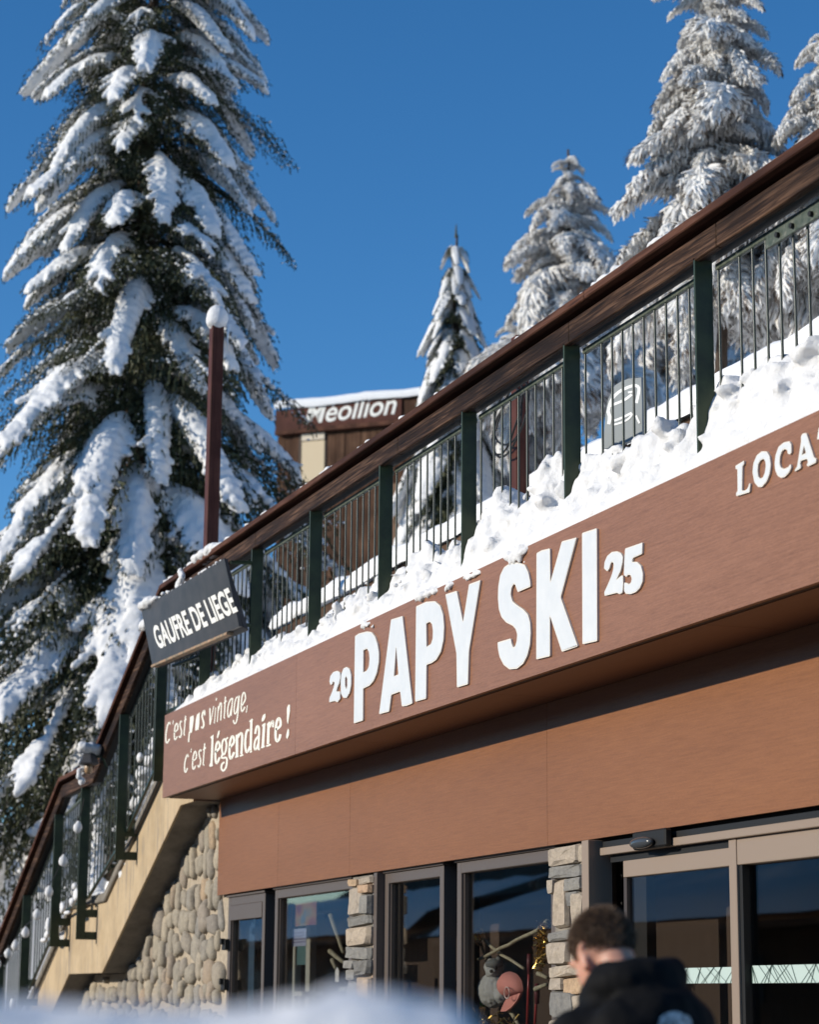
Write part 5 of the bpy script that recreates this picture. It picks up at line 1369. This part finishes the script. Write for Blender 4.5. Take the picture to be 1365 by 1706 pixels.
    for s in (-1, 1):
        b = MB(); b.limb(Vector((-.17, s*.12, .055)), Vector((.07, s*.135, .045)), .055, .048); b.build('shoe', jk, None); o = bpy.data.objects[-1] if False else None
        sho = [x for x in COL.objects if x.name.startswith('shoe') and x.parent is None][-1]; sho.parent = per
    # hair: cap plus cropped strands
    hm = mat('brown_hair', (.15,.092,.056), .6); r = random.Random(77)
    cap = MB(); cap.ball((0,0,0), (1,1,1), 30, 22)
    def scalp(d, off=0.0): # d unit vector in head frame
        return hc+Rh@(Vector((-.012,0,.020))+Vector((d.x*(.095+off), d.y*(.073+off), d.z*(.093+off))))
    keep = []
    def cover(d): # 1 on top, fading to the nape and sides
        line = -.38 + (.7 if d.x > .70 else 0) - .62*max(0, -d.x)
        return sstep(line-.08, line+.55, d.z)
    capb = MB(); idx = {}
    for i, v in enumerate(cap.v):
        d = Vector(v); k = cover(d); capb.v.append(tuple(scalp(d, -.006+.008*k)))
    for f in cap.f:
        if all(cover(Vector(cap.v[i])) > .5 for i in f): capb.f.append(f)
    cm = capb.data('hair', True); cm.materials.append(hm)
    st2 = MB(); qh = N(hm); gh = qh.noise(qh.coords(), 90, 3, .6); qh.color(qh.ramp(gh, [(.32, (.05,.028,.016)), (.5, (.14,.085,.05)), (.7, (.26,.17,.105))]))
    for i in range(34000):
        z_ = r.uniform(-.75, 1); a = r.uniform(0, 2*PI); q2 = math.sqrt(max(0, 1-z_*z_)); d = Vector((q2*math.cos(a), q2*math.sin(a), z_)); k = cover(d)
        if k <= 0.0 or r.random() > .25+k: continue
        L = .003+.011*k*r.uniform(.3, 1.25)*(1+.5*noise.noise(d*4)); p = scalp(d, -.002+.005*k*r.random())
        dr_ = (Rh@d+Vector((r.uniform(-.35,.35), r.uniform(-.35,.35), r.uniform(-.5,.1)))+Rh@Vector((.5*k,0,-.35))).normalized()
        sd = dr_.cross(Vector((r.uniform(-1,1), r.uniform(-1,1), r.uniform(-1,1)))).normalized()*(.0004+.0006*k)
        st2.add([p-sd, p+sd, p+dr_*L], [(0,1,2)])
    ho = link('hair', cm, per)
    sm2 = st2.data('hair_strands'); sm2.materials.append(hm); link('hair_strands', sm2, ho)
build_person()
per.rotation_euler = (0, 0, ang)

# ------------------------------------------------------------------ snow bank close to the camera
fh = Vector((CF.x, CF.y, 0)).normalized(); rh = _R
g = MB(); nu, nw = 260, 130
for i in range(nu+1):
    u = -1.9+2.5*i/nu
    for j in range(nw+1):
        w_ = .75+2.6*j/nw
        base = -.012 + .006*noise.noise(Vector((u*4, w_*2, 0)))
        bump_ = .016*math.exp(-((u+.035)/.055)**2) + .008*math.exp(-((u+.33)/.12)**2) - .003*math.exp(-((u+.17)/.05)**2)
        ed = sstep(.34, .035, u)
        prof_ = sstep(.85, 1.55, w_)*sstep(3.2, 1.75, w_)
        top = base+bump_*1.0
        z = GROUND-.02+(top-GROUND+.02)*prof_*ed*min(1, (i)/8) if True else 0
        p = Vector((u, w_, 0)); z += (.02*fbm(p*3.2, 4)*(.25 if prof_ > .9 else 1)+.009*fbm(p*13, 3)+.003*fbm(p*40, 2))*prof_*ed
        P = fh*w_+rh*u; g.v.append((P.x, P.y, z))
m = nw+1
g.f = [(i*m+j, (i+1)*m+j, (i+1)*m+j+1, i*m+j+1) for i in range(nu) for j in range(nw)]
g.build('snow_bank', snowmat('fresh_bank_snow', (.90,.90,.90), .6), smooth=True, kind='stuff', label='out of focus roadside snow bank along the bottom of the view')
